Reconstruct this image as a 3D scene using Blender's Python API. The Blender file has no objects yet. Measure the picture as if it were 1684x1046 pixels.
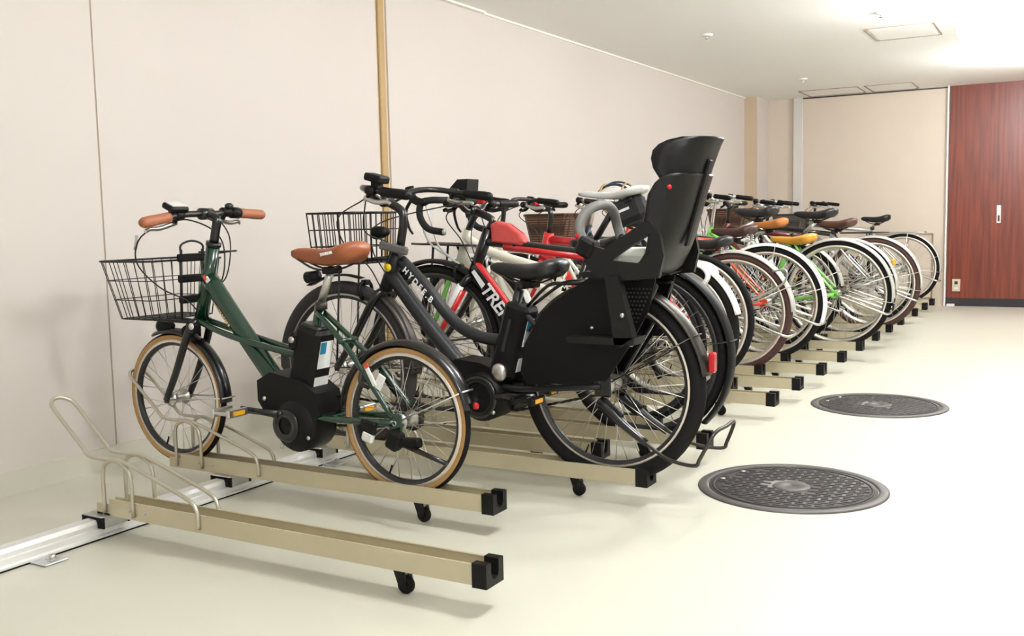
import bpy, math, random
from mathutils import Vector, Matrix
rnd = random.Random(7)
S = bpy.context.scene
COL = S.collection
PI = math.pi

# ------------------------------------------------------------------ camera
F_PX, YAW, PITCH, ROLL = 1645.0, math.radians(29.87), math.radians(5.59), math.radians(-1.217)
cam = bpy.data.cameras.new('camera'); cam.sensor_fit = 'HORIZONTAL'; cam.sensor_width = 36.0
cam.lens = F_PX / 1684.0 * 36.0; cam.clip_start = 0.05
cam_o = bpy.data.objects.new('camera', cam); COL.objects.link(cam_o); S.camera = cam_o
_f = Vector((-math.sin(YAW) * math.cos(PITCH), math.cos(YAW) * math.cos(PITCH), -math.sin(PITCH)))
_r = Vector((math.cos(YAW), math.sin(YAW), 0)); _u = _r.cross(_f)
_r2 = math.cos(ROLL) * _r + math.sin(ROLL) * _u; _u2 = -math.sin(ROLL) * _r + math.cos(ROLL) * _u
_m = Matrix((_r2, _u2, -_f)).transposed().to_4x4(); _m.translation = Vector((3.385, 0.0, 0.96))
cam_o.matrix_world = _m

# ------------------------------------------------------------------ light
S.view_settings.view_transform = 'Standard'; S.view_settings.look = 'None'
S.view_settings.gamma = 1.0; S.view_settings.use_curve_mapping = False
S.view_settings.exposure = 1.44
LAMP_STRENGTH = 55.0
W = bpy.data.worlds.new('world'); S.world = W; W.use_nodes = True
W.node_tree.nodes['Background'].inputs[0].default_value = (0.97, 0.98, 1.0, 1)
W.node_tree.nodes['Background'].inputs[1].default_value = 0.38
# ceiling lamps (built further down): x, y; last one unseen, added to brighten ceiling and walls
LAMPS = [(2.75, 4.6), (2.78, 6.75), (3.05, 9.2), (2.75, 2.45), (4.0, 0.2), (6.4, 6.4)]

# ------------------------------------------------------------------ materials
def nd(nt, t, **k):
    n = nt.nodes.new(t)
    for a, b in k.items(): setattr(n, a, b)
    return n
def lin(c):
    return tuple((x / 12.92 if x <= 0.04045 else ((x + 0.055) / 1.055) ** 2.4) for x in (c[0] / 255, c[1] / 255, c[2] / 255))
def mat(name, rgb, rough=0.5, metal=0.0, noise=0.0, scale=30.0, bump=0.0, coat=0.0, spec=0.5):
    m = bpy.data.materials.new(name); m.use_nodes = True; nt = m.node_tree
    b = nt.nodes['Principled BSDF']; c = lin(rgb)
    b.inputs['Base Color'].default_value = (*c, 1); b.inputs['Roughness'].default_value = rough
    b.inputs['Metallic'].default_value = metal; b.inputs['Coat Weight'].default_value = coat
    b.inputs['Specular IOR Level'].default_value = spec
    if noise or bump:
        tc = nd(nt, 'ShaderNodeTexCoord'); nz = nd(nt, 'ShaderNodeTexNoise')
        nz.inputs['Scale'].default_value = scale; nz.inputs['Detail'].default_value = 4
        nt.links.new(tc.outputs['Object'], nz.inputs['Vector'])
        if noise:
            mx = nd(nt, 'ShaderNodeMix', data_type='RGBA')
            mx.inputs[6].default_value = (*[x * (1 - noise) for x in c], 1)
            mx.inputs[7].default_value = (*[min(1, x * (1 + noise)) for x in c], 1)
            nt.links.new(nz.outputs['Fac'], mx.inputs[0]); nt.links.new(mx.outputs[2], b.inputs['Base Color'])
        if bump:
            bp = nd(nt, 'ShaderNodeBump'); bp.inputs['Strength'].default_value = bump; bp.inputs['Distance'].default_value = 0.003
            nt.links.new(nz.outputs['Fac'], bp.inputs['Height']); nt.links.new(bp.outputs[0], b.inputs['Normal'])
    return m
M = {}
def mk(key, *a, **k): M[key] = mat(key, *a, **k)
mk('black_paint', (9, 8, 9), 0.28, coat=0.3, noise=0.1)
mk('grey_black_paint', (34, 35, 38), 0.38, noise=0.08, spec=0.4)
mk('black_plastic', (9, 8, 8), 0.5, noise=0.15, scale=60, spec=0.25)
mk('shell_plastic', (19, 17, 16), 0.4, noise=0.12, scale=14, spec=0.3)
mk('guard_plastic', (9, 8, 8), 0.5, noise=0.25, scale=40, spec=0.22)
mk('rubber', (17, 15, 15), 0.75, noise=0.2, scale=120, bump=0.4, spec=0.25)
mk('rubber_grey', (52, 48, 48), 0.8, noise=0.2, scale=120, bump=0.4)
mk('rubber_brown', (70, 44, 38), 0.75, noise=0.15, scale=90)
mk('tan_wall', (176, 136, 82), 0.65, noise=0.08)
mk('alloy', (205, 203, 198), 0.33, 1.0, noise=0.05)
mk('rim_silver', (226, 216, 202), 0.42, 0.55, noise=0.04)
mk('rim_grey', (196, 192, 186), 0.4, 0.8, noise=0.05)
mk('rim_black', (40, 39, 40), 0.35, noise=0.05)
mk('chrome', (225, 225, 225), 0.15, 1.0)
mk('spoke', (206, 204, 200), 0.3, 0.9)
mk('spoke_dark', (96, 92, 90), 0.35, 0.7)
mk('steel_dark', (70, 66, 62), 0.4, 0.8, noise=0.1)
mk('cable_black', (12, 12, 12), 0.5)
mk('cable_white', (238, 238, 236), 0.45)
mk('green_paint', (8, 50, 33), 0.22, coat=0.5, noise=0.1)
mk('fender_silver', (196, 194, 188), 0.32, 0.3, noise=0.03)
mk('lime_paint', (128, 205, 92), 0.3, coat=0.3, noise=0.06)
mk('red_paint', (204, 34, 38), 0.3, coat=0.3, noise=0.05)
mk('orange_paint', (208, 66, 40), 0.32, coat=0.2, noise=0.05)
mk('dark_red_paint', (96, 34, 34), 0.32, coat=0.2, noise=0.05)
mk('cream_paint', (236, 232, 216), 0.35, coat=0.2, noise=0.03)
mk('white_paint', (240, 240, 238), 0.35, noise=0.02)
mk('navy_paint', (30, 44, 60), 0.3, coat=0.2, noise=0.1)
mk('silver_paint', (178, 176, 172), 0.32, 0.6, noise=0.05)
mk('brown_grip', (166, 102, 70), 0.55, noise=0.12, scale=50)
mk('tan_leather', (146, 80, 46), 0.42, noise=0.12, scale=45)
mk('mustard_leather', (206, 146, 48), 0.35, noise=0.08, scale=40)
mk('amber_leather', (188, 118, 56), 0.4, noise=0.1, scale=40)
mk('brown_leather', (88, 56, 46), 0.4, noise=0.12, scale=40)
mk('dark_brown_leather', (66, 44, 40), 0.4, noise=0.12, scale=40)
mk('black_leather', (30, 29, 31), 0.35, noise=0.15, scale=50)
mk('grey_leather', (196, 196, 192), 0.45, noise=0.05)
mk('red_reflector', (176, 20, 28), 0.25)
mk('amber_reflector', (232, 168, 40), 0.25)
mk('yellow_mark', (232, 204, 40), 0.4)
mk('clear_lens', (226, 226, 222), 0.12, 0.2)
mk('red_fabric', (196, 74, 70), 0.7, noise=0.08, scale=70, bump=0.3)
mk('black_fabric', (26, 26, 28), 0.85, noise=0.2, scale=80, bump=0.3)
mk('label_white', (236, 236, 234), 0.5)
mk('label_blue', (48, 140, 178), 0.5)
mk('label_red', (214, 72, 48), 0.5)
mk('strap_tan', (198, 164, 108), 0.7, noise=0.1)
mk('pad_pale', (206, 208, 196), 0.7, noise=0.1, scale=50)
mk('pad_grey', (96, 94, 91), 0.6, noise=0.12, scale=60)
mk('rack_metal', (196, 186, 158), 0.42, 0.35, noise=0.06, scale=20)
mk('hoop_metal', (200, 194, 178), 0.34, 0.85, noise=0.05)
mk('track_metal', (236, 236, 234), 0.38, 0.5, noise=0.05)
mk('zinc', (196, 198, 198), 0.35, 0.8, noise=0.1)
mk('iron', (88, 84, 82), 0.5, 0.25, noise=0.22, scale=26)
mk('iron_bar', (68, 64, 63), 0.5, 0.3, noise=0.2, scale=30)
mk('iron_dark', (46, 44, 44), 0.55, 0.2, noise=0.15)
mk('stainless', (222, 220, 216), 0.3, 0.6, noise=0.04, scale=8)
mk('white_metal', (236, 234, 230), 0.4)
mk('hatch_line', (150, 136, 116), 0.6)
mk('joint_gold', (178, 148, 98), 0.5, noise=0.1)
mk('joint_light', (226, 208, 178), 0.6, noise=0.05)
mk('groove', (186, 168, 150), 0.8)
mk('door_black', (36, 33, 36), 0.5, noise=0.2)
mk('wall_back', (213, 199, 183), 0.6, noise=0.03, scale=6)
mk('wall_back_shade', (200, 180, 154), 0.6, noise=0.03, scale=6)  # back wall tan with shade mixed into the colour
mk('cove_white', (244, 240, 230), 0.5)
mk('outlet', (206, 196, 170), 0.4)

def wood(name):
    m = bpy.data.materials.new(name); m.use_nodes = True; nt = m.node_tree; b = nt.nodes['Principled BSDF']
    tc = nd(nt, 'ShaderNodeTexCoord'); mp = nd(nt, 'ShaderNodeMapping'); mp.inputs['Scale'].default_value = (26, 26, 1.1)
    nz = nd(nt, 'ShaderNodeTexNoise'); nz.inputs['Scale'].default_value = 1.6; nz.inputs['Detail'].default_value = 6
    cr = nd(nt, 'ShaderNodeValToRGB'); e = cr.color_ramp.elements
    e[0].position = 0.3; e[0].color = (*lin((92, 36, 22)), 1); e[1].position = 0.72; e[1].color = (*lin((132, 58, 36)), 1)
    nt.links.new(tc.outputs['Object'], mp.inputs[0]); nt.links.new(mp.outputs[0], nz.inputs['Vector'])
    nt.links.new(nz.outputs['Fac'], cr.inputs[0]); nt.links.new(cr.outputs[0], b.inputs['Base Color'])
    b.inputs['Roughness'].default_value = 0.36; return m
M['door_wood'] = wood('door_wood')

def wicker(name, c0, c1):
    m = bpy.data.materials.new(name); m.use_nodes = True; nt = m.node_tree; b = nt.nodes['Principled BSDF']
    tc = nd(nt, 'ShaderNodeTexCoord'); mp = nd(nt, 'ShaderNodeMapping'); mp.inputs['Scale'].default_value = (1, 1, 1)
    w1 = nd(nt, 'ShaderNodeTexWave', bands_direction='Z'); w1.inputs['Scale'].default_value = 22; w1.inputs['Distortion'].default_value = 1.5
    w2 = nd(nt, 'ShaderNodeTexWave', bands_direction='Y'); w2.inputs['Scale'].default_value = 16
    mx = nd(nt, 'ShaderNodeMath', operation='MULTIPLY'); cr = nd(nt, 'ShaderNodeValToRGB'); e = cr.color_ramp.elements
    e[0].position = 0.05; e[0].color = (*lin(c0), 1); e[1].position = 0.6; e[1].color = (*lin(c1), 1)
    nt.links.new(tc.outputs['Object'], w1.inputs['Vector']); nt.links.new(tc.outputs['Object'], w2.inputs['Vector'])
    nt.links.new(w1.outputs['Fac'], mx.inputs[0]); nt.links.new(w2.outputs['Fac'], mx.inputs[1])
    nt.links.new(mx.outputs[0], cr.inputs[0]); nt.links.new(cr.outputs[0], b.inputs['Base Color'])
    bp = nd(nt, 'ShaderNodeBump'); bp.inputs['Strength'].default_value = 0.8; bp.inputs['Distance'].default_value = 0.004
    nt.links.new(mx.outputs[0], bp.inputs['Height']); nt.links.new(bp.outputs[0], b.inputs['Normal'])
    b.inputs['Roughness'].default_value = 0.6; return m
M['wicker'] = wicker('wicker', (62, 40, 28), (122, 86, 62))
M['wicker_dark'] = wicker('wicker_dark', (50, 46, 44), (98, 90, 84))

def plain_wall(name, rgb, amt=0.025, bump=0.08, rough=0.62):
    m = bpy.data.materials.new(name); m.use_nodes = True; nt = m.node_tree; b = nt.nodes['Principled BSDF']; c = lin(rgb)
    tc = nd(nt, 'ShaderNodeTexCoord'); nz = nd(nt, 'ShaderNodeTexNoise'); nz.inputs['Scale'].default_value = 1.2; nz.inputs['Detail'].default_value = 5
    mx = nd(nt, 'ShaderNodeMix', data_type='RGBA')
    mx.inputs[6].default_value = (*[x * (1 - amt) for x in c], 1); mx.inputs[7].default_value = (*[min(1, x * (1 + amt)) for x in c], 1)
    nt.links.new(tc.outputs['Object'], nz.inputs['Vector']); nt.links.new(nz.outputs['Fac'], mx.inputs[0]); nt.links.new(mx.outputs[2], b.inputs['Base Color'])
    n2 = nd(nt, 'ShaderNodeTexNoise'); n2.inputs['Scale'].default_value = 260; bp = nd(nt, 'ShaderNodeBump')
    bp.inputs['Strength'].default_value = bump; bp.inputs['Distance'].default_value = 0.002
    nt.links.new(tc.outputs['Object'], n2.inputs['Vector']); nt.links.new(n2.outputs['Fac'], bp.inputs['Height']); nt.links.new(bp.outputs[0], b.inputs['Normal'])
    b.inputs['Roughness'].default_value = rough; return m
M['wall'] = plain_wall('wall_paint', (211, 203, 196))
M['ceiling'] = plain_wall('ceiling_paint', (248, 247, 243))
M['floor'] = plain_wall('floor_coating', (206, 204, 189), amt=0.04, bump=0.03, rough=0.38)
def emit(name, rgb, s):
    m = bpy.data.materials.new(name); m.use_nodes = True; b = m.node_tree.nodes['Principled BSDF']
    b.inputs['Base Color'].default_value = (0.9, 0.9, 0.88, 1); b.inputs['Emission Color'].default_value = (*rgb, 1); b.inputs['Emission Strength'].default_value = s
    return m
M['lamp_glow'] = emit('lamp_glow', (0.97, 0.985, 1.0), LAMP_STRENGTH)

# ------------------------------------------------------------------ mesh helpers
def V(*a): return Vector(a)
def spl(pts, k=6, closed=False):
    P = [Vector(p) for p in pts]; n = len(P); out = []
    rng = n if closed else n - 1
    for i in range(rng):
        if closed: a, b, c, d = P[(i - 1) % n], P[i], P[(i + 1) % n], P[(i + 2) % n]
        else:
            b, c = P[i], P[i + 1]; a = P[i - 1] if i > 0 else b * 2 - c; d = P[i + 2] if i + 2 < n else c * 2 - b
        for j in range(k):
            t = j / k; t2 = t * t; t3 = t2 * t
            out.append(0.5 * ((2 * b) + (c - a) * t + (2 * a - 5 * b + 4 * c - d) * t2 + (3 * b - a - 3 * c + d) * t3))
    if not closed: out.append(P[-1])
    return out
class MB:
    def __init__(s): s.v = []; s.f = []; s.m = []; s.s = []; s.mats = []
    def mi(s, k):
        if k not in s.mats: s.mats.append(k)
        return s.mats.index(k)
    def add(s, vs, fs, k, smooth=True):
        o = len(s.v); s.v += [tuple(v) for v in vs]; i = s.mi(k)
        for f in fs: s.f.append([o + a for a in f]); s.m.append(i); s.s.append(smooth)
        return s
    def tube(s, pts, r, k, n=10, closed=False, flat=1.0, up=None):
        P = [Vector(p) for p in pts]; N = len(P); rs = r if isinstance(r, (list, tuple)) else [r] * N
        if isinstance(r, (list, tuple)) and len(r) != N: rs = [r[0] + (r[-1] - r[0]) * i / (N - 1) for i in range(N)]
        T = []
        for i in range(N):
            a = P[(i - 1) % N] if closed or i > 0 else P[i]; b = P[(i + 1) % N] if closed or i < N - 1 else P[i]
            t = b - a; T.append(t.normalized() if t.length > 1e-9 else V(0, 0, 1))
        if up is not None: ref = Vector(up)
        else: ref = V(0, 1, 0) if abs(T[0].y) < 0.9 else V(0, 0, 1)
        nrm = (ref - T[0] * ref.dot(T[0])).normalized(); vs = []
        for i in range(N):
            nrm = (nrm - T[i] * nrm.dot(T[i]))
            if nrm.length < 1e-6: nrm = T[i].orthogonal()
            nrm.normalize(); bn = T[i].cross(nrm)
            for j in range(n):
                a = 2 * PI * j / n; vs.append(P[i] + (nrm * math.cos(a) * flat + bn * math.sin(a)) * rs[i])
        fs = []
        for i in range(N if closed else N - 1):
            i2 = (i + 1) % N
            for j in range(n):
                j2 = (j + 1) % n; fs.append((i * n + j, i * n + j2, i2 * n + j2, i2 * n + j))
        if not closed: fs.append(tuple(range(n - 1, -1, -1))); fs.append(tuple((N - 1) * n + j for j in range(n)))
        return s.add(vs, fs, k)
    def box(s, c, d, k, rot=None, bev=0.0):
        c = Vector(c); h = Vector(d) / 2; b = min(bev, min(h) * 0.9)
        R = rot if rot is not None else Matrix.Identity(3)
        if b <= 0:
            vs = [V(x * h.x, y * h.y, z * h.z) for x in (-1, 1) for y in (-1, 1) for z in (-1, 1)]
            fs = [(0, 1, 3, 2), (4, 6, 7, 5), (0, 4, 5, 1), (2, 3, 7, 6), (0, 2, 6, 4), (1, 5, 7, 3)]
        else:
            def loop(z, ix):
                x, y = h.x - ix, h.y - ix; q = b if ix == 0 else 0.0
                if ix == 0: return [V(-x + b, -y, z), V(x - b, -y, z), V(x, -y + b, z), V(x, y - b, z), V(x - b, y, z), V(-x + b, y, z), V(-x, y - b, z), V(-x, -y + b, z)]
                return [V(-x + b * .4, -y, z), V(x - b * .4, -y, z), V(x, -y + b * .4, z), V(x, y - b * .4, z), V(x - b * .4, y, z), V(-x + b * .4, y, z), V(-x, y - b * .4, z), V(-x, -y + b * .4, z)]
            L = [loop(-h.z, b * .7), loop(-h.z + b, 0), loop(h.z - b, 0), loop(h.z, b * .7)]
            vs = sum(L, []); fs = [tuple(range(7, -1, -1)), tuple(24 + j for j in range(8))]
            for i in range(3):
                for j in range(8): fs.append((i * 8 + j, i * 8 + (j + 1) % 8, i * 8 + 8 + (j + 1) % 8, i * 8 + 8 + j))
        return s.add([c + R @ v for v in vs], fs, k, False)
    def lathe(s, prof, c, k, n=48, axis='y', a0=0.0, a1=None, closed_prof=True, smooth=True):
        """ring of profile (radius, lateral) about an axis through c; angle 0 = +x (or +x for axis z), towards +z (or +y)"""
        full = a1 is None; A1 = a0 + 2 * PI if full else a1; N = n if full else n + 1; m = len(prof); vs = []
        c = Vector(c)
        for i in range(N):
            a = a0 + (A1 - a0) * i / n; ca, sa = math.cos(a), math.sin(a)
            for r, l in prof:
                if axis == 'y': vs.append(c + V(r * ca, l, r * sa))
                elif axis == 'z': vs.append(c + V(r * ca, r * sa, l))
                else: vs.append(c + V(l, r * ca, r * sa))
        fs = []
        for i in range(n):
            i2 = (i + 1) % N
            for j in range(m if closed_prof else m - 1):
                j2 = (j + 1) % m; fs.append((i * m + j, i2 * m + j, i2 * m + j2, i * m + j2))
        if not full and closed_prof: fs.append(tuple(range(m))); fs.append(tuple((N - 1) * m + j for j in range(m - 1, -1, -1)))
        return s.add(vs, fs, k, smooth)
    def loft(s, secs, k, caps=True, smooth=True, closed=True):
        n = len(secs[0]); vs = [v for q in secs for v in q]; fs = []
        for i in range(len(secs) - 1):
            for j in range(n if closed else n - 1):
                j2 = (j + 1) % n; fs.append((i * n + j, i * n + j2, (i + 1) * n + j2, (i + 1) * n + j))
        if caps: fs.append(tuple(range(n - 1, -1, -1))); fs.append(tuple((len(secs) - 1) * n + j for j in range(n)))
        return s.add(vs, fs, k, smooth)
    def prism(s, out, v0, v1, k):
        """outline in (x, z), from lateral v0 to v1; accepts v as a function of (x, z)"""
        n = len(out); g = lambda v, q: v(q) if callable(v) else v
        vs = [V(q[0], g(v0, q), q[1]) for q in out] + [V(q[0], g(v1, q), q[1]) for q in out]
        fs = [tuple(range(n)), tuple(range(2 * n - 1, n - 1, -1))] + [(i, n + i, n + (i + 1) % n, (i + 1) % n) for i in range(n)]
        return s.add(vs, fs, k, False)
    def ball(s, c, r, k, n=14, m=9, rot=None):
        c = Vector(c); r = Vector(r) if isinstance(r, (tuple, list, Vector)) else V(r, r, r); vs = []; fs = []
        for i in range(m + 1):
            a = PI * i / m
            for j in range(n):
                b = 2 * PI * j / n; q = V(r.x * math.sin(a) * math.cos(b), r.y * math.sin(a) * math.sin(b), r.z * math.cos(a))
                vs.append(c + (rot @ q if rot is not None else q))
        for i in range(m):
            for j in range(n): fs.append((i * n + j, (i + 1) * n + j, (i + 1) * n + (j + 1) % n, i * n + (j + 1) % n))
        return s.add(vs, fs, k)
    def build(s, name, origin=(0, 0, 0), parent=None):
        me = bpy.data.meshes.new(name); o = Vector(origin)
        me.from_pydata([tuple(Vector(v) - o) for v in s.v], [], s.f); me.validate(); me.update()
        for k in s.mats: me.materials.append(M[k])
        if len(me.polygons) == len(s.f):
            me.polygons.foreach_set('material_index', s.m); me.polygons.foreach_set('use_smooth', s.s)
        ob = bpy.data.objects.new(name, me); COL.objects.link(ob)
        if parent is not None: ob.parent = parent
        return ob
def R3(axis, a): return Matrix.Rotation(a, 3, axis)
def tag(o, label, cat, group=None):
    o['label'] = label; o['category'] = cat
    if group: o['group'] = group
    return o
def struct(o): o['kind'] = 'structure'; return o
class Thing:
    def __init__(s, name, label, cat, loc, group=None):
        s.loc = Vector(loc); s.o = bpy.data.objects.new(name, None); COL.objects.link(s.o); s.o.location = s.loc
        s.o.empty_display_size = 0.1; tag(s.o, label, cat, group)
    def part(s, name, mb, parent=None, label=None):
        ob = mb.build(name, s.loc, parent if parent is not None else s.o)
        if label: ob['label'] = label
        return ob
def solo(name, mb, loc, label, cat, group=None):
    ob = mb.build(name, loc); ob.location = loc; return tag(ob, label, cat, group)
def text_mesh(mb, txt, p, xdir, ydir, size, k, depth=0.0012, space=1.0, shear=0.0):
    cu = bpy.data.curves.new('lettering', 'FONT'); cu.body = txt; cu.size = size; cu.extrude = depth; cu.space_character = space
    cu.offset = size * 0.02; cu.shear = shear
    ob = bpy.data.objects.new('lettering', cu); COL.objects.link(ob)
    dg = bpy.context.evaluated_depsgraph_get(); me = bpy.data.meshes.new_from_object(ob.evaluated_get(dg))
    x, y = Vector(xdir).normalized(), Vector(ydir).normalized(); z = x.cross(y); p = Vector(p)
    mb.add([p + x * v.co.x + y * v.co.y + z * v.co.z for v in me.vertices], [tuple(q.vertices) for q in me.polygons], k, False)
    bpy.data.objects.remove(ob); bpy.data.curves.remove(cu); bpy.data.meshes.remove(me)

# ------------------------------------------------------------------ the room
YB, XR, Y0 = 11.0, 7.6, -3.5
def wall_x(y): return 0.0 if y < 4.5 else (y - 4.5) * 0.0317
def ceil_z(y): return 2.27 - 0.0133 * (y - 5.5)
mb = MB(); mb.add([(-0.2, Y0, 0), (XR, Y0, 0), (XR, YB + .3, 0), (-0.2, YB + .3, 0), (-0.2, Y0, -.1), (XR, Y0, -.1), (XR, YB + .3, -.1), (-0.2, YB + .3, -.1)],
                  [(0, 1, 2, 3), (7, 6, 5, 4), (0, 4, 5, 1), (1, 5, 6, 2), (2, 6, 7, 3), (3, 7, 4, 0)], 'floor', False)
struct(mb.build('floor'))
mb = MB(); za, zb = ceil_z(Y0), ceil_z(YB + .3)
mb.add([(-0.2, Y0, za), (XR, Y0, za), (XR, YB + .3, zb), (-0.2, YB + .3, zb), (-0.2, Y0, za + .1), (XR, Y0, za + .1), (XR, YB + .3, zb + .1), (-0.2, YB + .3, zb + .1)],
       [(3, 2, 1, 0), (4, 5, 6, 7), (0, 1, 5, 4), (1, 2, 6, 5), (2, 3, 7, 6), (3, 0, 4, 7)], 'ceiling', False)
struct(mb.build('ceiling'))
YP = 10.62   # front face of the pillar in the far corner
mb = MB()
def wall_strip(mb, ya, yb, k='wall', x0=0.0, z0=-0.02, t=0.12):
    a, b = wall_x(ya) + x0, wall_x(yb) + x0
    zt = 2.42
    vs = [(a, ya, z0), (b, yb, z0), (b, yb, zt), (a, ya, zt), (a - t, ya, z0), (b - t, yb, z0), (b - t, yb, zt), (a - t, ya, zt)]
    mb.add(vs, [(0, 1, 2, 3), (7, 6, 5, 4), (0, 4, 5, 1), (1, 5, 6, 2), (2, 6, 7, 3), (3, 7, 4, 0)], k, False)
G1 = 2.655
wall_strip(mb, Y0, G1 - .004); wall_strip(mb, G1 - .004, G1 + .004, 'groove', -0.004); wall_strip(mb, G1 + .004, 4.47); wall_strip(mb, 4.47, 4.57, 'joint_light', -0.012)
wall_strip(mb, 4.57, YP + .05)
struct(mb.build('wall_left'))
mb = MB(); mb.box((-0.004, 4.52, 1.2), (0.016, 0.052, 2.4), 'joint_gold', bev=.004); struct(mb.build('trim_1'))
# pillar in the far left corner
mb = MB(); mb.box((0.16, YP + .3, 1.2), (0.34, 0.6, 2.44), 'wall'); mb.box((0.16, YP - .004, 1.2), (0.338, 0.012, 2.44), 'wall_back_shade'); struct(mb.build('pillar'))  # thin front slab carries painted shade for the unlit face
# back wall: plain panels, a stainless strip, then the wooden sliding door
mb = MB(); mb.box((0.45, YB + .09, 1.2), (0.6, 0.12, 2.44), 'wall_back'); mb.box((1.43, YB + .05, 1.2), (1.44, 0.12, 2.44), 'wall_back'); mb.box((4.9, YB + .14, 1.2), (5.5, 0.08, 2.44), 'wall_back')
struct(mb.build('wall_back'))
mb = MB(); mb.box((0.665, YB + .03, 1.2), (0.1, 0.1, 2.44), 'stainless', bev=.004); struct(mb.build('trim_2'))
mb = MB(); mb.box((2.158, YB - .01, 1.2), (0.014, 0.1, 2.4), 'white_metal'); struct(mb.build('trim_3'))
dz = ceil_z(YB)
mb = MB(); mb.box((3.42, YB + .035, 0.08 + (dz + .05 - .08) / 2), (2.5, 0.09, dz + .05 - .08), 'door_wood')
door = struct(mb.build('door_1'))
mb = MB(); mb.box((2.632, YB - .012, 0.917), (0.04, 0.012, 0.175), 'stainless', bev=.004); mb.box((2.632, YB - .0185, 0.935), (0.03, 0.006, 0.035), 'label_white'); mb.box((2.632, YB - .0185, 0.875), (0.018, 0.006, 0.06), 'steel_dark')
mb.box((2.632, YB - .019, .985), (.034, .006, .014), 'zinc')
h = mb.build('door_handle', parent=door)
mb = MB(); mb.box((3.41, YB + .03, 0.04), (2.49, 0.1, 0.082), 'door_black'); struct(mb.build('baseboard_back'))
mb = MB(); wall_strip_h = 0.088
mb.add([(0.012, Y0, 0), (0.012, 4.5, 0), (wall_x(YP) + .012, YP, 0), (0.012, Y0, .088), (0.012, 4.5, .088), (wall_x(YP) + .012, YP, .088), (-.02, Y0, .09), (-.02, 4.5, .09), (wall_x(YP) - .02, YP, .09)],
       [(0, 1, 4, 3), (1, 2, 5, 4), (3, 4, 7, 6), (4, 5, 8, 7)], 'floor', False)
struct(mb.build('baseboard_left'))
# white ceiling edge trim, in two pieces with a step at the joint
mb = MB(); YJ = 5.53
for ya, yb, dx in ((Y0, YJ, .035), (YJ - .0, YP, .012)):
    a, b = wall_x(ya), wall_x(yb)
    if ya < 4.5 < yb: segs = ((ya, 4.5), (4.5, yb))
    else: segs = ((ya, yb),)
    for p, q in segs:
        P0, P1 = V(wall_x(p) + dx / 2 - .01, p, ceil_z(p) - .006), V(wall_x(q) + dx / 2 - .01, q, ceil_z(q) - .006)
        d = .5 * (dx + .02); e = .006
        mb.add([P0 + V(-d, 0, -e), P0 + V(d, 0, -e), P0 + V(d, 0, .012), P0 + V(-d, 0, .012), P1 + V(-d, 0, -e), P1 + V(d, 0, -e), P1 + V(d, 0, .012), P1 + V(-d, 0, .012)],
               [(0, 1, 2, 3), (7, 6, 5, 4), (0, 4, 5, 1), (1, 5, 6, 2), (2, 6, 7, 3), (3, 7, 4, 0)], 'cove_white', False)
struct(mb.build('trim_4'))
mb = MB(); mb.box((XR + .05, (Y0 + YB) / 2 + .15, 1.2), (0.1, YB - Y0 + .3, 2.5), 'wall'); struct(mb.build('wall_right'))

mb = MB(); mb.box((1.43, YB - .012, ceil_z(YB) - .012), (1.43, .012, .012), 'steel_dark'); struct(mb.build('shadow_line'))  # dark strip drawn in place of the shadow under the ceiling edge
# wall hatch outline low on the back wall
t = Thing('access_hatch', 'low access hatch with a thin dark frame on the back wall beside the wooden door', 'hatch', (1.72, YB - .012, .38))
mb = MB()
for c, d in (((1.72, YB - .016, .73), (.63, .012, .016)), ((2.03, YB - .016, .40), (.016, .012, .66)), ((1.41, YB - .016, .40), (.016, .012, .66)), ((1.72, YB - .016, .075), (.63, .012, .016))): mb.box(c, d, 'hatch_line')
t.part('frame', mb); mb = MB(); mb.box((1.72, YB - .012, .40), (.61, .006, .64), 'wall_back'); t.part('panel', mb)
# wall outlet on the door panel
t = Thing('wall_outlet', 'small beige outlet plate low on the left edge of the wooden door', 'outlet', (2.26, YB - .012, .21))
mb = MB(); mb.box((2.26, YB - .014, .21), (.075, .012, .125), 'outlet', bev=.003); t.part('plate', mb)
mb = MB(); mb.box((2.26, YB - .0215, .235), (.03, .004, .03), 'steel_dark'); mb.box((2.26, YB - .0215, .18), (.03, .004, .02), 'white_metal'); t.part('socket', mb)
mb = MB(); mb.box((2.215, YB - .055, .012), (.07, .05, .024), 'label_white', bev=.004)
solo('door_stop', mb, (2.215, YB - .055, 0), 'small white block on the floor at the foot of the wooden door', 'door stop')

# ceiling hatches
def hatch(x0, x1, ya, yb, label, k=1.0):
    z = ceil_z((ya + yb) / 2); xm, ym = (x0 + x1) / 2, (ya + yb) / 2; sl = R3('X', math.atan(-0.0133))
    t = Thing('ceiling_hatch', label, 'hatch', (xm, ym, z), 'ceiling access hatches')
    mb = MB(); w = .009
    for c, d in (((0, (yb - ya) / 2, 0), (x1 - x0, w, .008)), ((0, -(yb - ya) / 2, 0), (x1 - x0, w, .008)), (((x1 - x0) / 2, 0, 0), (w, yb - ya, .008)), ((-(x1 - x0) / 2, 0, 0), (w, yb - ya, .008))):
        mb.box(V(xm, ym, z - .002) + sl @ Vector(c), d, 'hatch_line', rot=sl)
    t.part('frame', mb)
    mb = MB(); mb.box((xm, ym, z - .002), (x1 - x0 - .05, yb - ya - .05, .007), 'ceiling', rot=sl); t.part('panel', mb)
hatch(1.985, 2.435, 7.5, 8.0, 'square ceiling hatch with a brown outline, the nearest of the three')
hatch(.8, 1.37, 10.46, 10.93, 'ceiling hatch near the back wall above the stainless strip, left of its twin')
hatch(1.44, 1.88, 10.46, 10.95, 'ceiling hatch near the back wall beside the wooden door, right of its twin')
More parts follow.
